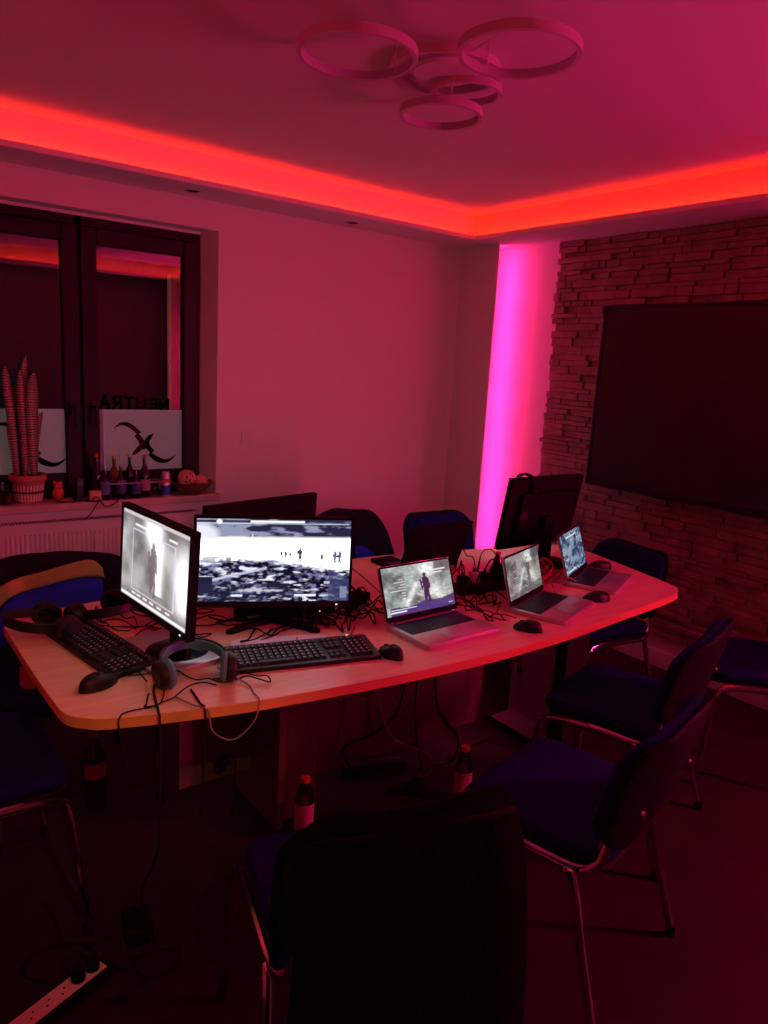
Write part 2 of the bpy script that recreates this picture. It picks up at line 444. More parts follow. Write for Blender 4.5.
so_r = [o for o in SC.objects if o.parent == win and o.name.startswith('sash')][-1]
lt.build('lettering', FILMBLK, so_r, smooth=0)
# outer reveal and beige shutter rail outside the glass
struct('trim_2', MB().box(1.562, 1.60, 4.10, 4.16, SILL, 2.02), mat('beige_rail', (.62, .42, .22), .6))
struct('window_sill_board', MB().box(WX0-.02, WX1+.012, 3.845, 4.02, SILL-.040, SILL), mat('sill_marble', (.60, .50, .46), .35, var=.2, vscale=20), bevel=.006)

# unseen lamp added outside to brighten the frosted film from behind
o = thing('added_film_lamp', 'added unseen lamp outside the window, lighting the frosted film from behind', 'added lamp', (-1.2, 7.2, 0))
MB().tube([(0, 0, 0), (0, 0, 4.4)], .05, 10).build('post', FRAME, o); MB().box(-.12, .35, -.12, .12, 4.4, 4.48).build('head', FRAME, o)
bl = bpy.data.lights.new('film_backlight', 'SPOT'); bl.energy = 180; bl.color = (.95, .86, .90); bl.spot_size = R(40); bl.spot_blend = .4; bl.shadow_soft_size = .12
bo = bpy.data.objects.new('bulb', bl); COL.objects.link(bo); bo.parent = o; bo.location = (.2, 0, 4.36)
bo.rotation_euler = (Vector((1.0, 4.0, 1.2))-Vector((-1.0, 7.2, 4.36))).to_track_quat('-Z', 'Y').to_euler()

# radiator below the sill
rad = thing('radiator', 'white ribbed panel radiator under the window sill', 'radiator', (.60, 3.80, 0))
b = MB(); b.box(-.45, 1.02, 0, .012, .14, .735)
b.build('panel', ENAMEL, rad, bevel=.004)
rb = MB()
for k in range(66):
    xx = -.43+k*.0218
    rb.prism([(xx, 0), (xx+.006, -.004), (xx+.013, -.004), (xx+.018, 0)], .165, .69)
rb.build('ribs', ENAMEL, rad, smooth=0)
g = MB(); g.box(-.45, 1.02, -.004, .062, .735, .742)
g.build('top_grille', ENAMEL, rad)
g = MB()
for k in range(96): g.box(-.44+k*.015, -.433+k*.015, .006, .054, .742, .7435)
g.build('grille_slots', BLACK, rad)
MB().box(.44, .475, -.012, -.004, .53, .66).build('bracket', WHITE, rad, bevel=.003)

# thermostat plate, soffit spots
o = thing('wall_switch', 'small square white wall switch right of the window', 'switch', (1.93, YW, 1.135))
MB().box(-.036, .036, -.010, 0, -.036, .036).build('plate', WHITE, o, bevel=.004)
MB().box(-.018, .018, -.014, -.010, -.018, .018).build('rocker', WHITE, o, bevel=.002)
for i, (x, y) in enumerate(((1.531, 3.72), (2.503, 3.745))):
    o = thing('recessed_spotlight', ('unlit recessed spotlight in the soffit above the window corner', 'unlit recessed spotlight in the soffit midway to the room corner')[i], 'ceiling light', (x, y, ZS), group='recessed spots in the soffit')
    MB().lathe([(.030, -.004), (.040, -.004), (.042, 0), (.030, 0)], 20, cap=False).build('trim_ring', SILVER, o)
    MB().lathe([(.001, -.001), (.030, -.001)], 20).build('lens', BLACK, o)

# unseen warm spot, assumed in the near soffit to light the table's left end
o = thing('recessed_spotlight', 'added lit warm recessed spotlight in the soffit on the near side, outside the view', 'ceiling light', (.30, YB+.17, ZS), group='recessed spots in the soffit')
MB().lathe([(.030, -.004), (.040, -.004), (.042, 0), (.030, 0)], 20, cap=False).build('trim_ring', SILVER, o)
MB().lathe([(.001, -.001), (.030, -.001)], 20).build('lens', emit('warm_lens', (1, .6, .25), 4), o)
sl = bpy.data.lights.new('added_warm_spot', 'SPOT'); sl.energy = 38; sl.color = (1, .62, .18); sl.spot_size = R(25); sl.spot_blend = .8; sl.shadow_soft_size = .03
so_ = bpy.data.objects.new('bulb', sl); COL.objects.link(so_); so_.parent = o; so_.location = (0, 0, -.012)
so_.rotation_euler = (Vector((.50, 1.62, .74))-Vector((.30, YB+.17, ZS))).to_track_quat('-Z', 'Y').to_euler()

# ---------------------------------------------------------------- ceiling lamp of rings
lamp = thing('ring_chandelier', 'unlit white ceiling lamp made of five overlapping rings', 'ceiling lamp', (1.62, 1.86, ZC))
def lring(cx, cy, z, r, h=.025, t=.013):
    o = MB().lathe([(r-t, z-h), (r, z-h), (r, z), (r-t, z), (r-t, z-h)], 56, cap=False).build('ring', mat('ring_white', (.58, .56, .55), .5), lamp, loc=(cx-1.62, cy-1.86, -ZC))
    return o
for a in ((1.273, 1.917, 2.470, .172), (1.583, 1.588, 2.470, .169), (1.770, 2.129, 2.470, .143), (1.794, 2.033, 2.525, .120), (1.669, 2.004, 2.548, .182)): lring(*a)
MB().lathe([(.001, -.03), (.10, -.03), (.11, -.02), (.11, 0), (.001, 0)], 40).build('canopy', WHITE, lamp, loc=(.04, .13, 0))
ar = MB()
for (x, y) in ((1.273+.15, 1.917+.02), (1.583+.03, 1.588+.155), (1.770-.06, 2.129-.12)):
    ar.tube([(.04, .13, -.010), (x-1.62, y-1.86, -.012), (x-1.62, y-1.86, 2.45-ZC)], .0025, 6)
ar.build('arm', WHITE, lamp)

# ---------------------------------------------------------------- wall display
tv = thing('wall_display', 'large switched-off black wall screen on the stone wall', 'screen', (XR-.04, 0, 0))
ty0, ty1, tz0, tz1 = .90, 2.722, .978, 1.990
f = MB(); f.box(-.085, -.012, ty0, ty1, tz0, tz1); f.build('housing', BLACK, tv, bevel=.006)
f = MB(); t_ = .020
f.box(-.092, -.084, ty0, ty1, tz1-t_, tz1); f.box(-.092, -.084, ty0, ty1, tz0, tz0+.034)
f.box(-.092, -.084, ty0, ty0+t_, tz0, tz1); f.box(-.092, -.084, ty1-t_, ty1, tz0, tz1)
f.build('bezel', BLACK, tv, bevel=.002)
MB().box(-.0875, -.086, ty0+t_, ty1-t_, tz0+.034, tz1-t_).build('screen', TVG, tv, smooth=0)
MB().box(-.012, .03, 1.5, 2.2, 1.2, 1.8).build('wall_bracket', BLACK, tv)

# ================================================================ TABLE
tab = thing('conference_table', 'long beech barrel-shaped conference table covered in monitors and laptops', 'table', (0, 0, 0))
out = [(.385, 2.36), (.386, 2.06), (.392, 1.80), (.402, 1.725), (.43, 1.688), (.48, 1.655), (.681, 1.596), (.882, 1.555), (1.241, 1.510), (1.618, 1.490), (2.0, 1.503),
       (2.30, 1.533), (2.602, 1.563), (2.74, 1.585), (2.80, 1.612), (2.84, 1.66), (2.89, 1.83), (2.95, 2.07), (2.985, 2.25), (2.975, 2.34), (2.92, 2.40), (2.70, 2.455), (2.45, 2.505), (1.92, 2.60), (1.30, 2.585), (.72, 2.52), (.45, 2.475), (.405, 2.45), (.387, 2.41)]
sm = smooth_path([(x, y, 0) for x, y in out], 4, True)
osm = [(p.x, p.y) for p in sm]
MB().prism(osm, .714, .741).build('tabletop', BEECH, tab)
cxy = Vector((1.65, 2.03)); N_ = len(osm)
eb = []
for i in range(N_):
    a = Vector(osm[i-1]); c = Vector(osm[(i+1) % N_]); t = (c-a).normalized(); n2 = Vector((t.y, -t.x)); eb.append((Vector(osm[i]), n2))
vs = []; fs = []
for (p, n2) in eb:
    q = p+n2*.0016
    vs += [(p.x, p.y, .7125), (q.x, q.y, .7135), (q.x, q.y, .7405), (p.x, p.y, .7415)]
for i in range(N_):
    j = (i+1) % N_
    for k in range(4): fs.append((4*i+k, 4*i+(k+1) % 4, 4*j+(k+1) % 4, 4*j+k))
lab(MB().add(vs, fs).build('edge_band', EDGE, tab), 'orange-toned beech edging')
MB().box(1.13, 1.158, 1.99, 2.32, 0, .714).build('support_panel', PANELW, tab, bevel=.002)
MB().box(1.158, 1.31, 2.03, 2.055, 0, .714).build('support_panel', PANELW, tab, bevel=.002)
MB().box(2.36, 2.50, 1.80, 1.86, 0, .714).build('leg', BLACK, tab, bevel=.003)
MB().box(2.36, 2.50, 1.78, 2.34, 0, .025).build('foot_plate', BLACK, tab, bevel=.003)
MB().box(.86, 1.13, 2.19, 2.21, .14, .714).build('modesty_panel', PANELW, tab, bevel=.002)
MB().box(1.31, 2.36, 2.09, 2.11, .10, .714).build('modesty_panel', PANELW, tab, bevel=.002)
TZ = .7415

# ================================================================ CHAIRS
def make_chair(label, loc, rz, group='blue stacking chairs around the table'):
    c = thing('stacking_chair', label, 'chair', loc, rz, group)
    def sd(v):   # seat: slightly dished, waterfall front
        x, y, z = v; return (x, y+.0, z+.452 - .9*max(0, y-.13)**2*1.6 + .25*x*x + .10*max(0, -y-.1)**2)
    MB().pad(.455, .43, .045, .07, sd).build('seat', BLUE, c)
    def sd2(v):
        x, y, z = v; a = sd((x, y, 0)); return (a[0], a[1], a[2]-.030+z)
    MB().pad(.450, .425, .014, .07, sd2).build('seat_shell', BLACK, c)
    def bd(v, off=0):
        x, y, z = v   # x across, y up the back, z thickness (towards sitter +)
        up_ = y; dep = z+off + 1.15*x*x*(1 if abs(x) < .3 else 1) - .5*up_*up_*.6
        zz = .642+up_*.97; yy = -.225 - (up_+.15)*.22 + dep
        return (x, yy, zz)
    MB().pad(.455, .315, .038, .085, bd).build('backrest', BLUE, c)
    MB().pad(.470, .330, .014, .09, lambda v: bd(v, -.026)).build('back_shell', BLACKM, c)
    for s in (-1, 1):
        MB().tube(smooth_path([(s*.262, .235, .012), (s*.252, .215, .22), (s*.243, .195, .385), (s*.240, .170, .412)], 4), .0115, 10, oval=1.0).build('leg', CHROME, c)
        MB().tube(smooth_path([(s*.240, .172, .411), (s*.238, .12, .422), (s*.236, 0, .426), (s*.232, -.13, .424), (s*.222, -.172, .432), (s*.205, -.195, .455), (s*.19, -.203, .50), (s*.18, -.214, .54)], 5), .0115, 10, oval=1.35).build('side_rail', CHROME, c)
        MB().tube(smooth_path([(s*.262, -.262, .012), (s*.250, -.20, .22), (s*.240, -.15, .405), (s*.238, -.13, .418)], 4), .0115, 10).build('leg', CHROME, c)
        for y in (.235, -.262):
            MB().lathe([(.014, 0), (.015, .004), (.014, .035), (.012, .037)], 12).build('foot_cap', RUBBER, c, loc=(s*.262, y, 0))
        k = MB(); k.lathe([(.001, 0), (.011, 0), (.009, .006), (.001, .008)], 10, Matrix.Translation((s*.165, -.268, .60)) @ Matrix.Rotation(R(90), 4, 'X')); k.build('screw_cap', CHROME, c)
    MB().tube([(-.238, .10, .415), (.238, .10, .415)], .009, 8).build('crossbar', BLACK, c)
    MB().tube([(-.236, -.12, .415), (.236, -.12, .415)], .009, 8).build('crossbar', BLACK, c)
    return c
ch0 = make_chair('blue chair at the front right with its black back turned to the viewer', (1.56, 1.148, 0), 13)
def chair(label, loc, rz):
    c = copy_tree(ch0); c.location = loc; c.rotation_euler = (0, 0, R(rz)); c['label'] = label; return c
chair('blue chair behind the front right one, pushed in near the table tip', (2.23, 1.445, 0), 16)
chair('blue chair at the right edge of the view by the stone wall', (3.06, 1.36, 0), 40)
c_near = chair('nearest chair in the foreground, back to the viewer, with a black jacket over it', (.878, 1.165, 0), -16)
chair('blue chair at the left edge beside the end of the table', (.24, 2.13, 0), -90)
c_jl = chair('chair in front of the radiator with a striped jacket over its back', (.60, 2.60, 0), 180)
chair('blue chair pushed in at the right end of the table', (2.84, 2.085, 0), 80)
chair('blue chair on the window side, facing a laptop', (2.67, 2.78, 0), 176)
c_jr = chair('chair on the window side, hung with a dark jacket, between monitor and laptop', (2.07, 2.80, 0), 178)

def drape(parent_label, cat_name, loc, rz, m, path, width, taper, fold, seed, name='jacket', extra=None, thick=.012, group='jackets on chair backs'):
    """cloth hung over a chair back: path = (y,z) front hem to back hem, width(t) half width"""
    rr = random.Random(seed); ph = [rr.uniform(0, 6.3) for _ in range(6)]
    P = smooth_path([(0, y, z) for y, z in path], 8); n = len(P); nu = 33
    vs = []; fs = []
    for j, p in enumerate(P):
        t = j/(n-1); hw = width(t)
        for i in range(nu):
            u = -1+2*i/(nu-1)
            drop = taper*(abs(u)**5)
            fo = fold*(math.sin(u*7+ph[0]+t*3)+.6*math.sin(u*13+ph[1]-t*4)+.5*math.sin(u*4+t*9+ph[2]))*(.35+abs(t-.5)*1.3)
            yb = 0.55*u*u*hw*hw*1.3
            side = -1 if t > .5 else 1
            vs.append((u*hw*(1+.04*math.sin(t*9+ph[3])), p.y+yb+fo, p.z-drop+.006*math.sin(u*5+ph[4])))
    for j in range(n-1):
        for i in range(nu-1): fs.append((j*nu+i, j*nu+i+1, (j+1)*nu+i+1, (j+1)*nu+i))
    root = thing(name, parent_label, 'jacket', loc, rz, group)
    o = MB().add(vs, fs).build('cloth', m, root, smooth=60)
    sd = o.modifiers.new('thickness', 'SOLIDIFY'); sd.thickness = thick; sd.offset = 1
    ss = o.modifiers.new('smooth', 'SUBSURF'); ss.levels = 1; ss.render_levels = 1
    return root
# black jacket over the nearest chair
j = drape('black jacket hanging over the nearest chair back, almost pure black', 'jacket', (.878, 1.165, 0), -16, BLACKCLOTH,
          [(-.19, .48), (-.205, .60), (-.225, .74), (-.262, .800), (-.30, .796), (-.33, .74), (-.345, .6), (-.35, .4), (-.35, .16)],
          lambda t: .228+.025*abs(t-.5), .06, .006, 5)
MB().tube(smooth_path([(-.20, -.255, .750), (-.1, -.268, .792), (0, -.275, .800), (.1, -.272, .806), (.18, -.255, .798), (.215, -.235, .735)], 6), [.012]*5+[.020]*26, 8).build('collar', BLACKCLOTH, j)
# striped jacket on the chair by the radiator (the side facing the table shows)
j = drape('dark jacket with a tan stripe and royal blue panel, in front of the radiator', 'jacket', (.60, 2.60, 0), 180, DARKCLOTH,
          [(-.17, .42), (-.185, .56), (-.20, .71), (-.235, .812), (-.285, .816), (-.325, .73), (-.335, .55), (-.335, .35)],
          lambda t: .31+.02*abs(t-.5), .07, .006, 8)
DZ = -.045
def strip_on(pts_top, pts_bot, y_at, m, nm):
    a = smooth_path([(x+.02, 0, z+DZ) for x, z in pts_top], 6); b = smooth_path([(x+.02, 0, z+DZ) for x, z in pts_bot], 6); vs = []; fs = []
    K = 5
    for p, q in zip(a, b):
        for k in range(K):
            s = p.lerp(q, k/(K-1)); vs.append((s.x, y_at(s.x, s.z), s.z))
    for i in range(len(a)-1):
        for k in range(K-1): fs.append((i*K+k, i*K+k+1, (i+1)*K+k+1, (i+1)*K+k))
    o = MB().add(vs, fs).build(nm, m, j, smooth=60); sd = o.modifiers.new('t', 'SOLIDIFY'); sd.thickness = .006; sd.offset = 0
    return o
DZ = -.045
ya = lambda x, z: -.150+.69*x*x*.98-(z-.62)*.17
strip_on([(.185, .745), (.16, .800), (.10, .828), (0, .842), (-.10, .862), (-.165, .868), (-.20, .838)], [(.175, .700), (.15, .745), (.10, .775), (0, .79), (-.10, .805), (-.165, .806), (-.205, .80)], lambda x, z: ya(x, z)+.012, TANCLOTH, 'stripe')
strip_on([(.15, .73), (.12, .755), (.08, .772), (0, .785), (-.08, .80), (-.15, .80), (-.20, .79)], [(.19, .60), (.13, .60), (.08, .60), (0, .60), (-.08, .60), (-.15, .60), (-.20, .60)], lambda x, z: ya(x, z), BLUECLOTH, 'blue_panel')
MB().tube(smooth_path([(.17, -.255, .805), (.06, -.262, .826), (-.06, -.262, .830), (-.2, -.255, .812)], 5), [.004, .008]+[.012]*12+[.008, .004], 8).build('hood', DARKCLOTH, j)
lab(MB().add([(x, y, z) for x, y, z in [(.160, .10, .560), (.118, .10, .555), (.115, .10, .485), (.135, .10, .462), (.162, .10, .500)]], [(0, 1, 2, 3, 4)]).build('sleeve_lining', TANCLOTH, j, smooth=0), 'tan lining of a hanging sleeve').modifiers.new('t', 'SOLIDIFY').thickness = .01
# dark jacket on the window-side chair
j = drape('dark jacket slumped over the chair between monitor and laptop', 'jacket', (2.07, 2.80, 0), 178, DARKCLOTH,
          [(-.15, .50), (-.17, .64), (-.20, .77), (-.235, .845), (-.285, .84), (-.325, .75), (-.335, .55), (-.34, .4)],
          lambda t: .27-.06*(1-abs(t-.5)*2), .10, .012, 12)
lab(strip_on([(-.02, .74), (-.08, .73), (-.13, .69)], [(-.03, .55), (-.08, .55), (-.14, .55)], lambda x, z: ya(x, z)+.012, BLUECLOTH, 'blue_panel'), 'blue lining patch')

# ================================================================ SCREEN PICTURES
_rng = np.random.default_rng(4)
_lat = _rng.random((64, 64))
def vn(x, y):
    xi = np.floor(x).astype(int); yi = np.floor(y).astype(int); fx = x-xi; fy = y-yi
    fx = fx*fx*(3-2*fx); fy = fy*fy*(3-2*fy)
    g = lambda a, b: _lat[a % 64, b % 64]
    return (g(xi, yi)*(1-fx)+g(xi+1, yi)*fx)*(1-fy)+(g(xi, yi+1)*(1-fx)+g(xi+1, yi+1)*fx)*fy
def fbm(x, y, o=4):
    s = 0; a = .5
    for k in range(o): s = s+a*vn(x*2**k+k*7.3, y*2**k+k*3.1); a *= .5
    return s/(1-.5**o)
def srgb(c): c = np.array(c, float)/255; return np.where(c <= .04045, c/12.92, ((c+.055)/1.055)**2.4)
def lerp(a, b, t): return a*(1-t[..., None])+b*t[..., None]
def rect(u, v, a, b, c, d): return ((u > a) & (u < b) & (v > c) & (v < d)).astype(float)
def person(u, v, cx, h, v0):
    """small standing figure mask"""
    U = (u-cx)*1.4/h; V = (v-v0)/h; m = np.zeros_like(u)
    m = np.maximum(m, ((U/.055)**2+((V-.93)/.075)**2 < 1))
    m = np.maximum(m, (np.abs(U+.0) < .105-.03*np.abs(V-.68)/.2) & (V > .5) & (V < .86))
    m = np.maximum(m, (np.abs(U+.135+.10*(V-.6)) < .03) & (V > .42) & (V < .80))
    m = np.maximum(m, (np.abs(U-.115+.10*(V-.6)) < .03) & (V > .45) & (V < .80))
    m = np.maximum(m, (np.abs(U+.04-.03*(V-.3)) < .045) & (V > .05) & (V < .52))
    m = np.maximum(m, (np.abs(U-.055+.06*(V-.3)) < .042) & (V > 0) & (V < .52))
    return m.astype(float)
def pic_figure(u, v, tint=(140, 156, 152), band=True, fx=.60, h=.62, v0=.17, glow=1.0, text=True, fig=(45, 40, 75)):
    n = fbm(u*5, v*4); n2 = fbm(u*9+5, v*3+u*4, 5)
    base = lerp(srgb(np.array(tint)*.62), srgb(np.array(tint)*1.18), np.clip((n-.3)*2.2, 0, 1))
    gl = np.exp(-(((u-fx-.04)/.13)**2+((v-.88)/.2)**2))*1.2+.8*np.exp(-((u-fx+.30-(v-.2)*.42)/.05)**2)*(v < .62)+.9*np.exp(-(((u-.80)/.22)**2+((v-.36)/.22)**2))*np.clip((n2-.35)*3, 0, 1)
    c = lerp(base, srgb((238, 246, 240)), np.clip(gl*glow, 0, 1))
    n3 = fbm(u*26+v*9, v*22-u*6, 4)
    c = c*(1+1.1*(n3[..., None]-.5)); c = lerp(c, srgb((235, 245, 232)), np.clip((fbm(u*30+v*40, v*8, 3)-.60)*6, 0, 1)*(u > .45)*(v < .62)*.8)
    dk = rect(u, v, .76, 1, .75, 1)
    c = lerp(c, srgb((85, 85, 95)), dk*.7)
    if band:
        bd = (v < .13+.10*u+.02*np.sin(u*14)).astype(float)*(u > .05)
        c = lerp(c, srgb((52, 48, 118)), bd*.95)
    c = lerp(c, srgb(fig), person(u, v, fx, h, v0))
    if text:
        for k, (a, b) in enumerate([(.22, .29), (.15, .29), (.24, .31), (.20, .32), (.09, .32), (.24, .30), (.25, .30), (.25, .29)]):
            y = .72-k*.058; c = lerp(c, srgb((240, 245, 245)), rect(u, v, a, b, y, y+.022)*.9)
        c = lerp(c, srgb((245, 250, 250)), rect(u, v, .06, .42, .10, .125)); c = lerp(c, srgb((235, 240, 245)), rect(u, v, .05, .28, .045, .075))
        c = lerp(c, srgb((240, 245, 240)), rect(u, v, .68, .92, .80, .84)); c = lerp(c, srgb((225, 230, 230)), rect(u, v, .70, .88, .75, .775))
        c = lerp(c, srgb((230, 230, 245)), rect(u, v, .90, .97, .06, .085))
    return c
def pic_m1(u, v):
    n = fbm(u*4, v*3); c = lerp(srgb((120, 112, 112)), srgb((205, 200, 200)), np.clip((n-.3)*2.2, 0, 1))
    gl = np.exp(-(((u-.50)/.10)**2+((v-.88)/.16)**2))*1.4+np.exp(-((u-.58)/.06)**2)*(v < .8)*.8*(v > .2)+np.exp(-(((u-.93)/.1)**2+((v-.45)/.3)**2))
    c = lerp(c, srgb((255, 252, 255))*1.8, np.clip(gl, 0, 1))
    c = lerp(c, srgb((125, 112, 110)), np.clip(1-(v-.07)/.12, 0, 1)*.75)
    fm = rect(u, v, .17, .82, .12, .82)-rect(u, v, .18, .805, .135, .81); c = lerp(c, srgb((235, 225, 255)), fm*.9)
    c = lerp(c, c*.72, rect(u, v, .18, .44, .20, .80)*.5)
    c = lerp(c, srgb((120, 103, 105)), person(u, v, .50, .60, .16)*.9)
    c = lerp(c, srgb((250, 250, 250)), rect(u, v, .0, .99, .0, .045)); c = lerp(c, srgb((215, 208, 210)), rect(u, v, 0, 1, .955, 1))
    for a in (.18, .26, .36, .46, .58, .70): c = lerp(c, srgb((255, 255, 255)), rect(u, v, a, a+.07, .065, .09)*.8)
    c = lerp(c, srgb((255, 255, 255)), rect(u, v, .20, .38, .86, .885)); c = lerp(c, srgb((255, 255, 255)), rect(u, v, .72, .84, .86, .885)*.9)
    return c
def pic_game(u, v):
    n = fbm(u*6, v*5, 5); n2 = fbm(u*34, v*36, 4); n3 = fbm(u*17+3, v*30, 5)
    sky = lerp(srgb((38, 40, 70)), srgb((150, 155, 185)), np.clip((fbm(u*8+2, v*17, 5)-.50)*7, 0, 1))
    c = lerp(sky, np.ones(3)*2.2, np.clip((.80-v)/.06, 0, 1))
    sl = np.clip(1-((u-.02)/.14)**2-((v-.80)/.17)**2, 0, 1); c = lerp(c, srgb((235, 240, 255)), np.clip(sl*1.6, 0, 1))
    c = lerp(c, np.array([2.6, 2.6, 2.7]), ((v < .76) & (v > .5)).astype(float))
    hor = .50+.05*np.sin(u*5)-.06*np.abs(u-.45)+.05*(fbm(u*14, v*0+2)-.5)
    gmask = np.clip((hor-v)/.05+ (n3-.5)*1.8, 0, 1)*(v < .56)
    gr = lerp(srgb((12, 13, 34)), srgb((125, 130, 175)), np.clip((n2-.50)*5, 0, 1))
    gr = lerp(gr, srgb((235, 240, 255)), np.clip((n3-.57)*8, 0, 1))
    c = lerp(c, gr, gmask)
    st_ = (np.abs(v-(.22+.42*u)) < .016).astype(float)*(u < .45)*(u > .1); c = lerp(c, srgb((200, 205, 235)), st_*.85)
    c = lerp(c, srgb((30, 32, 60)), rect(u, v, .0, .10, .10, .30))
    dg = ((v < .20+.06*n) & (u < .6)).astype(float)*.35; c = lerp(c, srgb((45, 48, 80)), dg)
    c = lerp(c, srgb((60, 65, 110)), ((u > .86) & (v < .40-.9*(u-.86))).astype(float)*.8)
    lf = rect(u, v, .02, .22, .47, .545)*(fbm(u*40, v*30) > .45); c = lerp(c, srgb((90, 95, 140)), lf*.8)
    for cx, h in ((.545, .08), (.572, .08), (.60, .07), (.665, .17), (.81, .11), (.90, .14), (.93, .14)): c = lerp(c, srgb((60, 62, 95)), person(u*1.3, v, cx*1.3, h*1.15, .47 if h > .1 else .53))
    gl = rect(u, v, .88, .99, .44, .75)*((np.mod(u*100, 3.2) < .6) | (np.mod(v*60, 4) < .6)); c = lerp(c, srgb((150, 155, 190)), gl*.5)
    c = lerp(c, srgb((25, 25, 50)), rect(u, v, .0, .62, .955, .985)*.9); c = lerp(c, srgb((255, 255, 255)), rect(u, v, .34, .69, .955, .985)); c = lerp(c, srgb((240, 245, 255)), rect(u, v, 0, .99, .94, .95))
    c = lerp(c, srgb((255, 255, 255)), ((((u-.142)/.018)**2+((v-.965)/.03)**2) < 1).astype(float))
    for a, b in ((.23, .33), (.52, .54), (.575, .62), (.64, .665), (.70, .725), (.755, .775)): c = lerp(c, srgb((245, 245, 255)), rect(u, v, a, b, .735, .755) + 0*u)
    c = lerp(c, srgb((250, 250, 255)), rect(u, v, .352, .358, .70, .82)*.8)
    c = lerp(c, srgb((245, 248, 255)), rect(u, v, .635, .78, .055, .085)); c = lerp(c, srgb((235, 240, 255)), rect(u, v, .22, .295, .055, .085)); c = lerp(c, srgb((190, 195, 220)), rect(u, v, .83, .87, .21, .25))
    fr_ = rect(u, v, .94, .985, .04, .18); c = lerp(c, srgb((150, 155, 195)), fr_*.7)
    return c
def pic_grey(u, v):
    c = pic_figure(u, v, tint=(142, 134, 132), band=False, fx=.62, h=.6, v0=.25, glow=.75, text=False, fig=(110, 100, 100))
    for k in range(9): y = .62-k*.055; a = .18+.05*((k*7) % 3); c = lerp(c, srgb((215, 215, 205)), rect(u, v, a, a+.14, y, y+.02)*.6)
    c = lerp(c, srgb((235, 235, 225)), rect(u, v, .60, .78, .72, .80)*.9); c = lerp(c, srgb((98, 88, 95)), (v < .10+.1*u).astype(float)*.7)
    return c
def pic_map(u, v):
    n = fbm(u*6, v*7, 5); c = lerp(srgb((42, 62, 100)), srgb((120, 140, 165)), np.clip((n-.42)*4, 0, 1))
    ln = (np.abs(fbm(u*5+9, v*6)-.5) < .02).astype(float); c = lerp(c, srgb((200, 215, 225)), ln*.8)
    c = lerp(c, srgb((150, 165, 180)), np.clip(.9-np.abs(v-.62-.3*(u-.5))*7, 0, 1)*np.clip((n-.4)*4, 0, 1))
    c = lerp(c, srgb((235, 240, 240)), rect(u, v, .25, .72, .86, .90)); c = lerp(c, srgb((230, 235, 235)), rect(u, v, .1, .45, .05, .075))
    sp = (vn(u*30, v*26) > .93).astype(float); c = lerp(c, srgb((235, 240, 240)), sp)
    return c
def pic_plain(u, v):
    return np.ones(u.shape+(3,))*np.array([.95, .98, 1.15])
def screen_mesh(w, h, nx, ny, fn, parent, M, gain=1.0):
    xs = np.linspace(0, 1, nx+1); ys = np.linspace(0, 1, ny+1); U, V = np.meshgrid(xs, ys)
    vs = [M @ Vector(((u-.5)*w, 0, (v-.5)*h)) for u, v in zip(U.ravel(), V.ravel())]
    fs = [(j*(nx+1)+i, j*(nx+1)+i+1, (j+1)*(nx+1)+i+1, (j+1)*(nx+1)+i) for j in range(ny) for i in range(nx)]
    o = MB().add(vs, fs).build('screen', PICT, parent, smooth=0)
    C = np.ones((U.size, 4), np.float32); C[:, :3] = (fn(U, V)*gain).reshape(-1, 3)
    a = o.data.color_attributes.new('picture', 'FLOAT_COLOR', 'POINT'); a.data.foreach_set('color', C.ravel())
    return o

# ================================================================ MONITORS
def monitor(label, loc, rz, w, h, zb, tilt, fn, res, base, tilt_y=0, frame=.014, gain=1.0, behind=.06, group='desktop monitors on the table'):
    """faces local -Y; loc is the point below the screen centre on the table top"""
    o = thing('monitor', label, 'monitor', loc, rz, group)
    M = Matrix.Translation((0, 0, zb+h/2)) @ Matrix.Rotation(R(tilt), 4, 'X')
    b = MB(); b.box(-w/2, w/2, -.008, .014, -h/2, h/2, M); b.box(-w*.36, w*.36, .012, .038, -h*.34, h*.30, M)
    hs = b.build('housing', BLACKM, o, bevel=.004)
    lip = .020
    fr_ = MB(); fr_.box(-w/2, w/2, -.0105, -.007, h/2-frame, h/2, M); fr_.box(-w/2, w/2, -.0105, -.007, -h/2, -h/2+lip, M)
    fr_.box(-w/2, -w/2+frame, -.0105, -.007, -h/2, h/2, M); fr_.box(w/2-frame, w/2, -.0105, -.007, -h/2, h/2, M)
    fr_.build('bezel', BLACK, o)
    screen_mesh(w-2*frame, h-frame-lip, *res, fn, o, M @ Matrix.Translation((0, -.0088, (lip-frame)/2)), gain)
    MB().box(w*.40, w*.40+.006, -.0118, -.0100, -h/2+.006, -h/2+.010, M).build('power_light', emit('white_pilot_led', (.8, .85, 1), 1.5), o)
    nb = MB(); nb.box(-.032, .032, behind-.022, behind+.004, .012, zb+h*.45)
    nb.box(-.03, .03, .03, behind, zb+h*.30, zb+h*.45); nb.build('stand_neck', BLACKM, o, bevel=.004)
    if base == 'round':
        MB().lathe([(.001, 0), (.112, 0), (.117, .004), (.112, .010), (.05, .017), (.001, .018)], 40).build('stand_base', GLOSSB, o, loc=(0, behind-.01, 0))
    else:
        v = MB()
        for s in (-1, 1):
            v.prism([(0, -.02), (s*.135, -.125), (s*.150, -.118), (s*.03, .025), (0, .025)][::s], 0, .016, Matrix.Translation((0, behind-.01, 0)))
        v.build('stand_base', BLACKM, o, bevel=.004)
    return o, M
monitor('left monitor, turned sideways, showing a grey misty figure', (.697, 1.945, TZ), -85.6, .452, .292, .124, -3, pic_m1, (120, 80), 'round', behind=.075)
monitor('large bright monitor in the middle showing a black and white battlefield game', (1.110, 2.02, TZ), -25.7, .502, .297, .070, -2, pic_game, (264, 148), 'v', frame=.009)
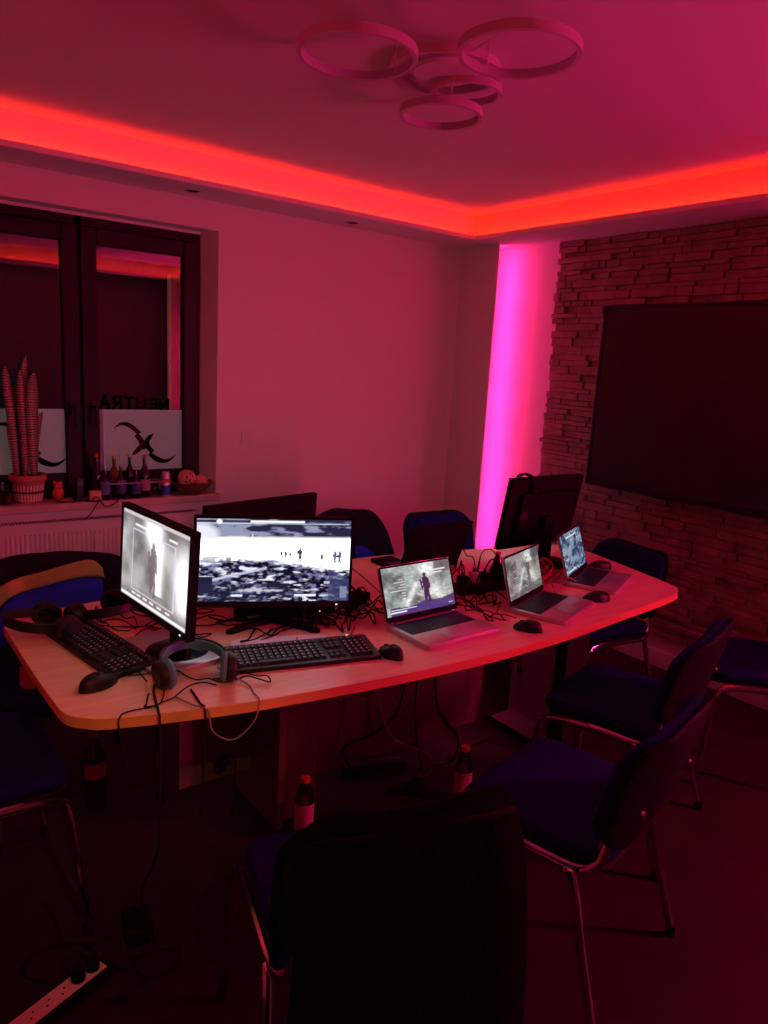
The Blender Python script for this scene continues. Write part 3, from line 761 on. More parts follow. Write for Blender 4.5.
monitor('dark monitor seen from behind, beyond the bright middle monitor', (1.24, 2.36, TZ), 192.3, .515, .31, .045, -3, pic_plain, (4, 3), 'v', group=None)
m4, M4 = monitor('black monitor seen from behind with a round badge, near the corner light', (2.60, 2.225, TZ), 180, .485, .335, .068, -9.5, pic_plain, (4, 3), 'round', group=None)
bd_ = MB(); bd_.lathe([(.001, 0), (.021, 0), (.021, .002), (.001, .002)], 28, M4 @ Matrix.Translation((.150, .0385, .0)) @ Matrix.Rotation(R(-90), 4, 'X'))
lab(bd_.build('badge', mat('dull_badge', (.06, .05, .055), .5), m4), 'round grey badge')

# ================================================================ LAPTOPS
def keys(mb, x0, x1, y0, y1, nx, ny, z0, z1, gap=.0022, rows=None):
    dx = (x1-x0)/nx; dy = (y1-y0)/ny
    for j in range(ny):
        i = 0
        while i < nx:
            wd = 5 if (j == 0 and i == nx//4) else 1
            mb.box(x0+i*dx+gap/2, x0+(i+wd)*dx-gap/2, y0+j*dy+gap/2, y0+(j+1)*dy-gap/2, z0, z1); i += wd
def laptop(label, loc, rz, w, d, lid, tilt, fn, gain=1.0, res=(110, 70), body=SILVER, dark=False, group='laptops on the table'):
    """base centred on loc; hinge on local +Y, screen faces -Y"""
    o = thing('laptop', label, 'laptop', loc, rz, group)
    hb = .015
    MB().prism(rrect(w, d, .012, 4), 0, hb, inset=.002).build('base', body, o)
    kb = MB(); keys(kb, -w*.43, w*.43, -d*.02, d*.40, 15, 5, hb, hb+.0016)
    lab(MB().box(-w*.445, w*.445, -d*.045, d*.425, hb, hb+.0005).build('key_well', KEYG, o), 'dark key well')
    kb.build('keyboard', KEYG, o, smooth=0)
    MB().box(-w*.16, w*.16, -d*.44, -d*.08, hb, hb+.0006).build('touchpad', mat('touchpad', (.45, .43, .44), .3, metal=.4), o)
    MB().tube([(-w*.40, d/2-.006, hb), (w*.40, d/2-.006, hb)], .0055, 8).build('hinge', BLACK, o)
    M = Matrix.Translation((0, d/2-.004, hb+.002)) @ Matrix.Rotation(R(-tilt), 4, 'X')
    l = MB(); l.prism([(p[0], p[1]+lid/2) for p in rrect(w, lid, .010, 4)], -.003, .003, M @ Matrix.Rotation(R(90), 4, 'X'))
    l.build('lid', body if not dark else BLACKM, o)
    MB().prism([(p[0], p[1]+lid/2) for p in rrect(w-.001, lid-.001, .010, 4)], .0030, .0036, M @ Matrix.Rotation(R(90), 4, 'X')).build('bezel', BLACKM, o)
    bz = .007; bb = .020
    screen_mesh(w-2*bz-.004, lid-bb-bz, *res, fn, o, M @ Matrix.Translation((0, -.0040, (lid+bb-bz)/2)), gain)
    return o
laptop('silver laptop left of the cable tray, screen with a standing silhouette', (1.587, 1.72, TZ), 1.5, .325, .215, .189, 20, lambda u, v: pic_figure(u, v))
laptop('middle silver laptop beyond the cable tray, screen with a brownish grey scene', (2.112, 1.700, TZ), 19, .314, .215, .184, 15, pic_grey, .9)
laptop('farthest silver laptop near the table tip, screen with a blue map', (2.585, 1.845, TZ), 24, .325, .205, .195, 18, pic_map)
laptop('dark open laptop seen from behind, in front of the blue chair', (2.035, 2.43, TZ), 180, .335, .21, .215, 22, pic_plain, .8, res=(4, 3), body=BLACKM, dark=True, group=None)
# closed slab and pads under the monitors
o = thing('closed_laptop', 'closed silver laptop lying under the left monitor base', 'laptop', (.722, 1.965, TZ), -78)
MB().prism(rrect(.30, .20, .012, 5), 0, .007, inset=.002).build('base', SILVER, o)
MB().prism(rrect(.30, .20, .012, 5), .0078, .0125, inset=.002).build('lid', SILVER, o)
o = MB().prism(rrect(.30, .14, .03, 6), 0, .003).build('desk_pad', mat('pale_pad', (.9, .86, .9), .5), loc=(1.055, 1.858, TZ), rot=(0, 0, R(-18))); tag(o, 'pale rounded pad between middle monitor and keyboard', 'pad')

# ================================================================ KEYBOARDS, MICE
def keyboard(label, loc, rz, w=.44, d=.135):
    o = thing('keyboard', label, 'keyboard', loc, rz, 'full-size black keyboards')
    M = Matrix.Rotation(R(4), 4, 'X')
    MB().prism(rrect(w, d, .008, 4), .004, .017, M, inset=.002).build('case', BLACK, o)
    k = MB()
    for (a, b, n) in ((-.213, .062, 15), (.072, .124, 3), (.134, .208, 4)):
        for j in range(6):
            if n == 3 and j == 2: continue
            y0 = -.058+j*.0188+(.006 if j == 5 else 0); y1 = y0+.0172; i = 0
            dx = (b-a)/n
            while i < n:
                wd = 6 if (n == 15 and j == 0 and i == 4) else 1
                x0 = a+i*dx+.0009; x1 = a+(i+wd)*dx-.0009
                vs = [M @ Vector(p) for p in ((x0, y0, .017), (x1, y0, .017), (x1, y1, .017), (x0, y1, .017), (x0+.002, y0+.002, .0235), (x1-.002, y0+.002, .0235), (x1-.002, y1-.001, .0235), (x0+.002, y1-.001, .0235))]
                k.add(vs, [(0,3,2,1), (4,5,6,7), (0,1,5,4), (1,2,6,5), (2,3,7,6), (3,0,4,7)]); i += wd
    kk = k.build('keys', KEYM, o, smooth=0); 
    lg = MB()
    for (a, b, n) in ((-.213, .062, 15), (.134, .208, 4)):
        for j in range(6):
            y0 = -.058+j*.0188+(.006 if j == 5 else 0); dx = (b-a)/n
            for i in range(n):
                if j == 0 and 3 < i < 10: continue
                x0 = a+i*dx+.005; lg.add([M @ Vector(p) for p in ((x0, y0+.009, .0238), (x0+.004, y0+.009, .0238), (x0+.004, y0+.0135, .0238), (x0, y0+.0135, .0238))], [(0,1,2,3)])
    lg.build('key_legends', LEGEND, kk, smooth=0)
    return o
keyboard('black keyboard at the left end of the table by the left monitor', (.578, 2.085, TZ), -80.5, d=.14)
kb = keyboard('black keyboard in front of the bright middle monitor', (1.062, 1.758, TZ), -14.5, w=.455, d=.155)
lab(MB().box(.16, .168, .060, .064, .0285, .0295).build('status_light', emit('status_led', (1, .7, .3), 1.5), kb), 'tiny warm status light')

def mouse(label, loc, rz, L=.115, W=.062, H=.036):
    o = thing('mouse', label, 'computer mouse', loc, rz, 'computer mice')
    vs = []; fs = []; nu, nv = 20, 8
    for j in range(nv+1):
        t = j/nv
        for i in range(nu):
            a = 2*math.pi*i/nu; sc = math.cos(t*math.pi/2)**.55
            x = W/2*math.cos(a)*sc*(1-.12*math.sin(a)**2); y = L/2*math.sin(a)*sc
            z = H*math.sin(t*math.pi/2)**.9*(1-.28*(y/(L/2))) if t > 0 else 0
            vs.append((x, y, z*(1-.1*abs(math.sin(a)))))
    for j in range(nv):
        for i in range(nu): a = j*nu+i; b = j*nu+(i+1) % nu; fs.append((a, b, b+nu, a+nu))
    fs.append(tuple(range(nu-1, -1, -1)))
    MB().add(vs, fs).build('body', BLACK, o)
    M = Matrix.Translation((0, L*.20, H*.66)) @ Matrix.Rotation(R(90), 4, 'Y')
    MB().lathe([(.001, -.004), (.008, -.004), (.009, 0), (.008, .004), (.001, .004)], 14, M).build('wheel', RUBBER, o)
    MB().box(-.0008, .0008, L*.02, L*.30, H*.79, H*.835).build('button_gap', GLOSSB, o)
    return o
mouse('black mouse at the near left corner of the table', (.508, 1.842, TZ), -68)
mouse('small black mouse between keyboard and silhouette laptop', (1.30, 1.632, TZ), 10, L=.095, W=.056)
mouse('black mouse beside the middle silver laptop', (1.850, 1.585, TZ), 32, L=.100, W=.056)
mouse('black mouse beside the farthest laptop, near the table edge', (2.350, 1.685, TZ), 62)
mouse('black mouse behind the farthest laptop by the blue chair', (2.765, 1.985, TZ), 60)

# ================================================================ HEADPHONES
def headphones(label, loc, rz, lay, cush=BLACK, r=.085, sep=.16):
    """band arc lies in local XY opening to -Y; cups at both ends. lay = tilt of band plane (deg)"""
    o = thing('headphones', label, 'headphones', loc, rz, 'headsets on the table')
    M = Matrix.Rotation(R(lay), 4, 'X')
    arc = [M @ Vector((r*math.cos(a), r*1.05*math.sin(a)+.035, 0)) for a in [R(-12+204*i/28) for i in range(29)]]
    def band(off, wdt, th, m, nm):
        vs = []; fs = []
        for i, p in enumerate(arc):
            c = M @ Vector((0, .035, 0)); n_ = (p-c).normalized(); bn = (M.to_3x3() @ Vector((0, 0, 1)))
            q = p+n_*off
            for s1, s2 in ((-1, 0), (1, 0), (1, 1), (-1, 1)): vs.append(q+bn*s1*wdt/2+n_*s2*th)
        for i in range(len(arc)-1):
            for k in range(4): fs.append((i*4+k, i*4+(k+1) % 4, (i+1)*4+(k+1) % 4, (i+1)*4+k))
        fs += [(0, 1, 2, 3), (len(vs)-4, len(vs)-1, len(vs)-2, len(vs)-3)]
        return MB().add(vs, fs).build(nm, m, o, bevel=.002)
    band(0, .030, .006, BLACK, 'headband'); band(-.009, .026, .008, cush, 'band_padding')
    for s, e in ((1, arc[0]), (-1, arc[-1])):
        c = e+(M.to_3x3() @ Vector((0, -.038, 0)))
        X = M @ Matrix.Rotation(R(90), 4, 'Y')
        K = Matrix.Translation(c) @ X.to_3x3().to_4x4() @ Matrix.Rotation(R(s*14), 4, 'X')
        sg = s
        MB().lathe([(.001, .022*sg), (.030, .022*sg), (.036, .014*sg), (.038, .002*sg), (.036, -.002*sg), (.001, -.002*sg)], 24, K @ Matrix.Scale(1.15, 4, (0, 1, 0))).build('ear_cup', BLACK, o)
        MB().lathe([(.016, -.003*sg), (.036, -.002*sg), (.040, -.010*sg), (.034, -.020*sg), (.022, -.021*sg), (.017, -.012*sg)], 24, K @ Matrix.Scale(1.15, 4, (0, 1, 0)), cap=False).build('ear_cushion', cush, o)
        MB().box(-.006, .006, -.045, .012, -.004, .004, Matrix.Translation(e) @ M.to_3x3().to_4x4()).build('yoke', BLACK, o, bevel=.002)
    return o
headphones('black headset lying at the far left corner of the table', (.490, 2.28, TZ+.040), 98, 12)
headphones('black headset just right of the left-corner one, below the left monitor', (.655, 2.335, TZ+.040), -150, 12)
headphones('blue-grey padded headset in front of the left monitor, by the table edge', (.735, 1.755, TZ+.040), -14, 8, BLUEGREY)
hp = thing('headphones', 'black headphones hooked over the corner of the badge monitor', 'headphones', (2.475, 2.215, TZ+.385), 0, 'headsets on the table')
vs_ = []; P_ = smooth_path([(0, .075, -.12), (0, .070, -.03), (0, .035, .022), (0, -.01, .030), (.012, -.045, .005), (.02, -.052, -.05)], 5)
for p in P_: vs_ += [(p.x-.014, p.y, p.z), (p.x+.014, p.y, p.z), (p.x+.014, p.y*.93, p.z-.006), (p.x-.014, p.y*.93, p.z-.006)]
fs_ = [(4*i+k, 4*i+(k+1) % 4, 4*i+4+(k+1) % 4, 4*i+4+k) for i in range(len(P_)-1) for k in range(4)]+[(0, 1, 2, 3)]
MB().add(vs_, fs_).build('headband', BLACKM, hp)
MB().lathe([(.001, -.012), (.034, -.012), (.038, 0), (.034, .012), (.001, .012)], 24, Matrix.Translation((.05, .090, -.14)) @ Matrix.Rotation(R(90), 4, 'X')).build('ear_cup', BLACKM, hp)

# ================================================================ DESK CLUTTER
dk = thing('docking_station', 'black docking box under the bright monitor', 'docking station', (1.20, 2.10, TZ), -12)
MB().box(-.17, .17, -.035, .035, 0, .045).build('case', BLACKM, dk, bevel=.005)
MB().box(-.14, -.08, -.037, -.035, .012, .020).build('ports', SILVER, dk)
MB().box(.11, .114, -.037, -.035, .012, .016).build('status_light', emit('orange_pilot', (1, .35, .1), 2), dk)
o = thing('power_adapter', 'black power adapter brick among cables right of the bright monitor', 'power adapter', (1.48, 2.09, TZ), 24)
MB().box(-.065, .065, -.032, .032, 0, .034).build('case', BLACKM, o, bevel=.006)
o = thing('power_adapter', 'black upright adapter behind the middle laptop', 'power adapter', (2.43, 2.08, TZ), 10)
MB().box(-.022, .022, -.022, .022, 0, .075).build('case', BLACKM, o, bevel=.006)
MB().tube([(0, 0, .075), (0, 0, .09)], .005, 8).build('strain_relief', RUBBER, o)

tr = thing('cable_tray', 'black power strip box full of plugs between the laptops', 'power strip', (2.065, 1.985, TZ), -6)
MB().box(-.17, .17, -.035, .035, 0, .036).build('case', BLACK, tr, bevel=.005)
for k in range(6):
    MB().lathe([(.001, .0365), (.018, .0365), (.018, .038), (.001, .038)], 16).build('socket', GLOSSB, tr, loc=(-.14+k*.055, 0, 0))
pg = None
for k, (x, hh, mm) in enumerate(((-.14, .05, BLACKM), (-.085, .065, WHITE), (-.03, .055, BLACKM), (.025, .075, BLACKM), (.08, .085, BLACKM))):
    a = math.radians(-6); wx = 2.065+x*math.cos(a); wy = 1.985+x*math.sin(a)
    o = thing('plug', ['black plug at the left end of the cable tray', 'white plug in the cable tray', 'black plug in the middle of the cable tray', 'tall black plug right of the tray middle', 'tallest black plug beside the small bottle in the tray'][k], 'plug', (wx, wy, TZ+.039), -6, 'plugs in the cable tray')
    MB().box(-.017, .017, -.020, .020, 0, hh*.65).build('body', mm, o, bevel=.006)
    MB().tube([(0, 0, hh*.6), (0, .004, hh*.9)], .005, 8).build('strain_relief', RUBBER, o)
def bottle(label, loc, H, Rb, m, cap, lbl=None, lblcol=None, neck=.32, group=None, shoulder=.68):
    o = thing('bottle', label, 'bottle', loc, 0, group)
    pr = [(Rb*.001, 0), (Rb*.9, 0), (Rb, .01*H/.25), (Rb, H*shoulder*.86), (Rb*.93, H*shoulder), (Rb*neck*1.5, H*(shoulder+.14)), (Rb*neck, H*(shoulder+.2)), (Rb*neck, H*.97)]
    MB().lathe(pr, 24).build('glass_body', m, o)
    MB().lathe([(Rb*neck*1.12, H*.93), (Rb*neck*1.15, H), (Rb*neck*.9, H*1.003), (.001, H*1.003)], 16, cap=False).build('cap', cap, o)
    if lbl: MB().lathe([(Rb*1.012, H*lbl[0]), (Rb*1.012, H*lbl[1])], 28, cap=False).build('label_band', lblcol, o)
    return o
REDCAP = mat('red_cap', (.62, .05, .02), .4); REDL = mat('red_label', (.55, .05, .03), .5); COLA = mat('cola_bottle', (.02, .006, .005), .1, coat=.4)
PINKL = mat('pale_pink_label', (.55, .40, .36), .5); ORCAP = mat('orange_cap', (.85, .25, .06), .5); BLUEL = mat('blue_label', (.10, .16, .40), .5); GOLD = mat('gold_cap', (.6, .42, .15), .35, metal=.7)
bottle('small dark bottle standing in the middle of the cable tray', (2.145, 2.03, TZ), .135, .020, DARKGL, REDL, neck=.5)
bottle('dark cola bottle with red cap and label on the floor at the left', (.66, 2.46, 0), .29, .036, COLA, REDCAP, (.42, .62), REDL)
bottle('clear bottle with orange cap on the floor by the table support panel', (1.205, 1.935, 0), .212, .033, CLEARP, ORCAP, (.10, .58), PINKL, neck=.44)
bottle('clear bottle with orange cap on the floor behind the nearest chair', (1.81, 1.79, 0), .222, .033, CLEARP, ORCAP, (.10, .58), PINKL, neck=.44)

# ---------------------------------------------------------------- cables
CG = 'black cables tangled on the table'
def cable(pts, label, r=.0028, m=RUBBER, group=None, per=7, name='cable'):
    o = MB().tube(smooth_path(pts, per), r, 6).build(name, m, smooth=80); return tag(o, label, 'cable', group)
rc = random.Random(21)
Zt = TZ+.0035
def wander(x, y, n=7, st=.07, x0=0, x1=9, y0=0, y1=9, zz=.02):
    a = rc.uniform(0, 6.28); p = []; cur = rc.uniform(-.5, .5); n = int(n*1.6); st *= .62
    for k in range(n):
        x = min(max(x, x0), x1); y = min(max(y, y0), y1)
        p.append((x, y, Zt+rc.random()**2*zz*(1 if 0 < k < n-1 else 0)))
        cur = cur*.75+rc.uniform(-.35, .35); a += cur
        if not (x0 < x < x1 and y0 < y < y1): a = math.atan2((y0+y1)/2-y, (x0+x1)/2-x)+rc.uniform(-.4, .4)
        x += st*math.cos(a); y += st*math.sin(a)
    return p
for k in range(30):
    cable(wander(rc.uniform(1.22, 1.52), rc.uniform(1.92, 2.45), 9, .075, 1.18, 1.55, 1.86, 2.5, .09), 'black cable in the tangle between bright monitor and laptop', rc.choice((.002, .0028, .0035)), group='cable tangle right of the bright monitor')
for k in range(8):
    cable(wander(rc.uniform(.66, .9), rc.uniform(2.05, 2.3), 8, .07, .62, .98, 2.02, 2.40, .03), 'thin black cable on the table behind the left monitor', .0022, group='thin cables by the left monitor')
for k in range(10):
    cable(wander(rc.uniform(1.78, 2.05), rc.uniform(1.86, 2.2), 8, .07, 1.77, 2.25, 1.83, 2.3, .12), 'black cable looping around the cable tray', rc.choice((.0022, .003)), group='cables around the cable tray')
for k in range(6):
    ph = rc.uniform(0, 6); rr_ = rc.uniform(.045, .065); cx, cy = 2.33+rc.uniform(-.01, .02), 1.985+rc.uniform(-.02, .02)
    cable([(cx+rr_*math.cos(ph+i*.7), cy+rr_*math.sin(ph+i*.7), Zt+.012+.035*(1+math.sin(ph+i*.7+k*.4))) for i in range(10)], 'red coiled cable behind the middle laptop', .0025, REDWIRE, 'red cable coil')
for k in range(3):
    cable(wander(2.36, 1.93, 7, .06, 2.2, 2.5, 1.83, 2.10, .05), 'pale cable lying beside the farthest laptop', .0025, mat('pinkish_cable', (.5, .3, .28), .5), 'pale cables by the farthest laptop')
for k, (x, y) in enumerate(((.62, 1.80), (.70, 1.83), (.80, 1.72), (.60, 1.73))):
    cable(wander(x, y, 7, .05, .56, .90, 1.64, 1.90, .02), 'thin black cable curling around the blue-grey headset', .002, group='thin cables around the blue-grey headset')
for k in range(5):
    cable(wander(rc.uniform(1.80, 1.92), rc.uniform(1.72, 1.92), 8, .06, 1.79, 1.98, 1.66, 1.95, .012), 'black cable looping on the table between the two silver laptops', .002, group='cables between the silver laptops')
for k in range(7):
    cable(wander(rc.uniform(1.0, 1.35), rc.uniform(1.93, 2.12), 8, .07, .95, 1.42, 1.92, 2.2, .015), 'black cable lying behind the bright monitor stand', .0026, group='cables behind the bright monitor')
cable([(1.42, 2.20, Zt), (1.50, 2.30, .80), (1.62, 2.36, .80), (1.66, 2.22, Zt), (1.60, 2.05, Zt)], 'grey cable arching behind the silhouette laptop', .003, GREYWIRE)
cable([(1.36, 2.05, Zt), (1.45, 2.15, .79), (1.52, 2.33, .83), (1.46, 2.42, .79)], 'grey cable leaning beside the bright monitor edge', .003, GREYWIRE)
cable([(2.05, 2.05, .80), (2.08, 2.06, .87), (2.12, 2.05, .885), (2.16, 2.04, .84), (2.17, 2.02, .79)], 'black cable loop rising above the cable tray', .002)
cable([(1.28, 1.674, TZ+.012), (1.25, 1.72, Zt), (1.27, 1.80, Zt), (1.34, 1.88, Zt)], 'thin cable of the small mouse', .0015)
cable([(.565, 1.862, TZ+.012), (.60, 1.86, Zt), (.64, 1.85, Zt), (.70, 1.90, Zt), (.74, 1.86, Zt)], 'thin cable of the near left mouse', .0016)
cable([(.60, 2.30, Zt), (.70, 2.22, Zt), (.78, 2.20, Zt), (.86, 2.24, Zt)], 'thin black cable from the left headsets', .002)
cable([(1.0, 1.84, TZ+.007), (1.02, 1.80, TZ+.007), (1.08, 1.82, TZ+.008), (1.12, 1.88, TZ+.007)], 'thin cable curled on the pale pad', .0018)
# cables over the front edge
E0 = .745
cable([(.66, 1.83, Zt), (.62, 1.75, Zt), (.60, 1.68, Zt), (.585, 1.618, E0), (.58, 1.598, .72), (.58, 1.60, .50), (.585, 1.64, .34), (.575, 1.72, .20), (.59, 1.78, .07)], 'black cable falling from the table edge to the floor adapter', .0034)
cable([(.70, 1.70, Zt), (.69, 1.62, Zt), (.688, 1.584, E0), (.684, 1.572, .70), (.68, 1.575, .55), (.685, 1.60, .45)], 'black cable hanging below the table edge', .003)
cable([(.79, 1.74, TZ+.03), (.84, 1.66, Zt), (.83, 1.60, Zt), (.822, 1.555, E0), (.80, 1.54, .70), (.75, 1.55, .66), (.70, 1.56, .69), (.69, 1.570, E0), (.67, 1.62, Zt), (.65, 1.68, Zt)], 'pale cable loop drooping over the table edge', .0022, GREYWIRE)
cable([(.63, 1.70, TZ+.02), (.60, 1.66, Zt), (.53, 1.66, Zt), (.50, 1.642, E0), (.495, 1.63, .71), (.52, 1.65, .60)], 'thin black cable curling over the edge at the left', .002)
# under the table
cable([(1.46, 1.95, .71), (1.47, 1.92, .50), (1.53, 1.90, .30), (1.68, 1.90, .19), (1.745, 1.90, .13), (1.745, 1.92, .06), (1.73, 1.96, .035)], 'pale cable hanging under the table to the floor strip', .0038, GREYWIRE)
cable([(1.615, 1.95, .71), (1.60, 1.93, .40), (1.53, 1.98, .27), (1.44, 2.06, .19), (1.50, 2.06, .08), (1.56, 2.06, .05)], 'black cable swinging under the table to the left', .0045)
cable([(1.735, 1.92, .71), (1.74, 1.90, .40), (1.82, 1.92, .26), (1.92, 1.95, .16), (1.95, 1.99, .03), (1.86, 2.02, .008)], 'black cable falling under the table centre', .0045)
cable([(1.715, 1.96, .71), (1.71, 1.98, .36), (1.76, 2.01, .15), (1.80, 2.02, .02), (1.75, 2.03, .008)], 'second black cable falling under the table centre', .004)
cable([(1.95, 2.03, .008), (2.03, 2.0, .05), (2.12, 1.96, .08), (2.20, 1.93, .04), (2.26, 1.93, .008)], 'black cable humped on the floor right of the bottle', .004)
o = thing('plug', 'black plug dangling in front of the left modesty panel', 'plug', (.985, 2.10, .24), 20)
MB().box(-.022, .022, -.014, .014, 0, .03).build('body', BLACKM, o, bevel=.004)
MB().tube(smooth_path([(.022, 0, .02), (.05, 0, .0), (.06, .01, -.12), (.062, .02, -.236)], 6), .0025, 6).build('cord', RUBBER, o)

# floor power strips
def strip(label, loc, rz, n, L, face, pitch=.042):
    o = thing('power_strip', label, 'power strip', loc, rz, None)
    MB().box(-L/2, L/2, -.030, .030, 0, .040).build('case', BLACKM, o, bevel=.006)
    MB().box(-L/2+.012, L/2-.012, -.024, .024, .040, .0415).build('face', face, o, bevel=.001)
    for k in range(n):
        x = L/2-.038-k*pitch
        s = MB(); s.lathe([(.0175, .0416), (.0185, .0425), (.0195, .0416)], 20, cap=False); s.build('socket', face, o, loc=(x, 0, 0))
        h = MB()
        for a in (45, 225): h.lathe([(.001, .0418), (.0032, .0418)], 8, Matrix.Translation((.009*math.cos(R(a)), .009*math.sin(R(a)), 0)))
        h.build('socket_holes', BLACK, o, loc=(x, 0, 0))
    return o
strip('white-faced power strip on the floor at the bottom left', (.268, 1.625, 0), 22, 9, .44, mat('strip_face', (.85, .70, .68), .4))
cs = math.cos(R(22)); sn = math.sin(R(22))
for k, lb in ((0, 'round black plug in the end socket of the bottom left power strip'), (1, 'round black plug in the second socket of the bottom left power strip')):
    x = .22-.038-k*.042
    o = thing('plug', lb, 'plug', (.268+x*cs, 1.625+x*sn, .0425), 22, None)
    MB().lathe([(.001, 0), (.017, 0), (.018, .01), (.014, .032), (.001, .034)], 20).build('body', BLACKM, o)
    MB().tube(smooth_path([(0, 0, .026), (.0, .03, .03), (.03+k*.02, .07, .0), (.12, .09-k*.15, -.038)], 6), .0032, 6).build('cord', RUBBER, o)
o = thing('power_adapter', 'black adapter brick on the floor below the hanging cable', 'power adapter', (.588, 1.80, 0), -12)
MB().box(-.036, .036, -.055, .055, 0, .045).build('case', BLACKM, o, bevel=.007)
MB().box(-.02, .02, -.03, .03, .045, .0455).build('rating_sticker', GLOSSB, o)
cable([(.60, 1.745, .02), (.625, 1.70, .004), (.66, 1.67, .004), (.62, 1.62, .004), (.55, 1.64, .004), (.545, 1.70, .004), (.60, 1.70, .010), (.60, 1.66, .004), (.50, 1.60, .004), (.44, 1.62, .004)], 'black cord looping from the floor adapter', .0036)
cable([(.35, 1.74, .004), (.30, 1.80, .004), (.31, 1.85, .004), (.38, 1.87, .004), (.46, 1.82, .004), (.47, 1.74, .004)], 'black cord coiled beside the white-faced power strip', .0036)
cable([(.40, 1.87, .004), (.41, 1.95, .004), (.40, 2.05, .004)], 'short black cord running away from the power strip', .003)
strip('black power strip lying on the floor under the table', (1.64, 2.13, 0), -22, 5, .26, BLACK)
o = thing('power_adapter', 'black adapter on the floor behind the nearest chair', 'power adapter', (1.70, 1.93, 0), 30)
MB().box(-.045, .045, -.028, .028, 0, .032).build('case', BLACKM, o, bevel=.006)

# ================================================================ WINDOW SILL THINGS
pot = thing('potted_snake_plant', 'snake plant in a ribbed terracotta pot on the window sill', 'plant', (.770, 3.955, SILL))
MB().lathe([(.001, 0), (.058, 0), (.064, .012), (.078, .105), (.082, .112), (.086, .114), (.088, .140), (.078, .141), (.074, .125), (.001, .125)], 40).build('pot', TERRA, pot)
gr = MB()
for k in range(30):
    a = 2*math.pi*k/30
    gr.box(-.0035, .0035, .0605, .0615, .0, .082, Matrix.Rotation(a, 4, 'Z') @ Matrix.Translation((0, .004, .018)) @ Matrix.Rotation(R(-8.2), 4, 'X'))
gr.build('pot_grooves', mat('pot_cream', (.9, .78, .62), .8), pot)
MB().lathe([(.0725, .049), (.0735, .060)], 36, cap=False).build('pot_band', GROOVE, pot)
MB().lathe([(.001, .122), (.075, .127), (.001, .128)], 20).build('soil', SOIL, pot)
def leaf(x, y, h, w_, lx, ly, ang, tw=.4):
    vs = []; fs = []; n = 14
    for i in range(n+1):
        t = i/n; ww = w_*1.35*(.55+.45*math.sin(min(t*1.5, 1)*math.pi/2))*(1 if t < .75 else math.sqrt(max(0, 1-((t-.75)/.25)**2))+.01)
        cx = x+lx*t*t; cy = y+ly*t*t; a = R(ang)+tw*t
        d = Vector((math.cos(a), math.sin(a), 0)); nn = Vector((-d.y, d.x, 0))
        c = Vector((cx, cy, .12+h*1.1*t))
        vs += [c-d*ww/2+nn*ww*.14, c-nn*ww*.06, c+d*ww/2+nn*ww*.14]
    for i in range(n):
        for k in range(2): fs.append((3*i+k, 3*i+k+1, 3*i+k+4, 3*i+k+3))
    o = MB().add(vs, fs).build('leaf', LEAF, pot, smooth=60); s = o.modifiers.new('t', 'SOLIDIFY'); s.thickness = .004; return o
for a in ((-.045, 0, .50, .040, -.035, 0, 10), (-.012, -.015, .49, .030, -.004, 0, -8), (.030, -.01, .48, .050, .018, 0, 12), (.0, .02, .55, .045, .02, 0, 30), (-.02, .03, .42, .045, -.015, .0, -25),
          (.04, .02, .30, .034, .045, 0, 20), (-.05, .01, .24, .03, -.03, 0, 50)): leaf(*a)

for k, (x, y, H, Rb, m, cp, lb, lc, text) in enumerate([
    (1.098, 3.935, .235, .028, DARKGL, REDL, None, None, 'tall dark bottle by the window mullion'),
    (1.128, 3.885, .165, .026, DARKGL, SILVER, (.18, .60), BLUEL, 'short beer bottle with a blue label, left of the plastic tub'),
    (1.212, 3.90, .178, .025, DARKGL, SILVER, (.15, .55), BLUEL, 'short beer bottle with a blue label, at the left of the tub'),
    (1.275, 3.95, .228, .027, DARKGL, SILVER, None, None, 'tall dark bottle behind the plastic tub'),
    (1.285, 3.885, .165, .025, DARKGL, SILVER, (.15, .55), BLUEL, 'short beer bottle with a blue label, in the middle of the tub'),
    (1.345, 3.92, .225, .031, BOTTLEG, REDCAP, (.15, .42), PINKL, 'reddish round bottle at the right end of the tub'),
    (1.20, 3.975, .215, .030, mat('amber_glass', (.20, .10, .03), .1), GOLD, None, None, 'amber bottle with a gold cap close to the glass')]):
    bottle(text, (x, y, SILL), H, Rb, m, cp, lb, lc, group='bottles on the window sill', shoulder=.56)
tub = thing('plastic_tub', 'clear plastic tub around the bottles on the sill', 'tub', (1.285, 3.892, SILL))
tp = rrect(.27, .074, .02, 5); tp2 = rrect(.29, .084, .024, 5)
vs = [(x, y, .001) for x, y in tp]+[(x, y, .085) for x, y in tp2]; n = len(tp)
MB().add(vs, [(i, (i+1) % n, n+(i+1) % n, n+i) for i in range(n)]).build('wall', CLEARP, tub)
MB().tube([(x, y, .086) for x, y in tp2], .003, 6, closed=True).build('rim', mat('violet_rim', (.45, .32, .60), .3), tub)
can = thing('drink_can', 'slim blue and silver drink can beside the fruit bowl', 'can', (1.448, 3.885, SILL))
MB().lathe([(.001, 0), (.020, 0), (.0265, .007), (.0265, .118), (.022, .128), (.0215, .132), (.001, .130)], 28).build('body', mat('can_silver', (.6, .6, .68), .3, metal=.6), can)
MB().lathe([(.0268, .010), (.0268, .062)], 28, cap=False).build('lower_band', mat('can_blue', (.04, .07, .5), .35), can)
MB().lathe([(.0268, .075), (.0268, .098)], 28, cap=False).build('upper_band', mat('can_red', (.5, .12, .12), .35), can)
bw = thing('wooden_bowl', 'shallow dark bowl at the right end of the window sill', 'bowl', (1.608, 3.915, SILL))
MB().lathe([(.001, 0), (.045, 0), (.075, .018), (.115, .062), (.122, .070), (.116, .072), (.072, .026), (.04, .010), (.001, .009)], 40).build('body', mat('dark_bowl', (.20, .07, .05), .5), bw)
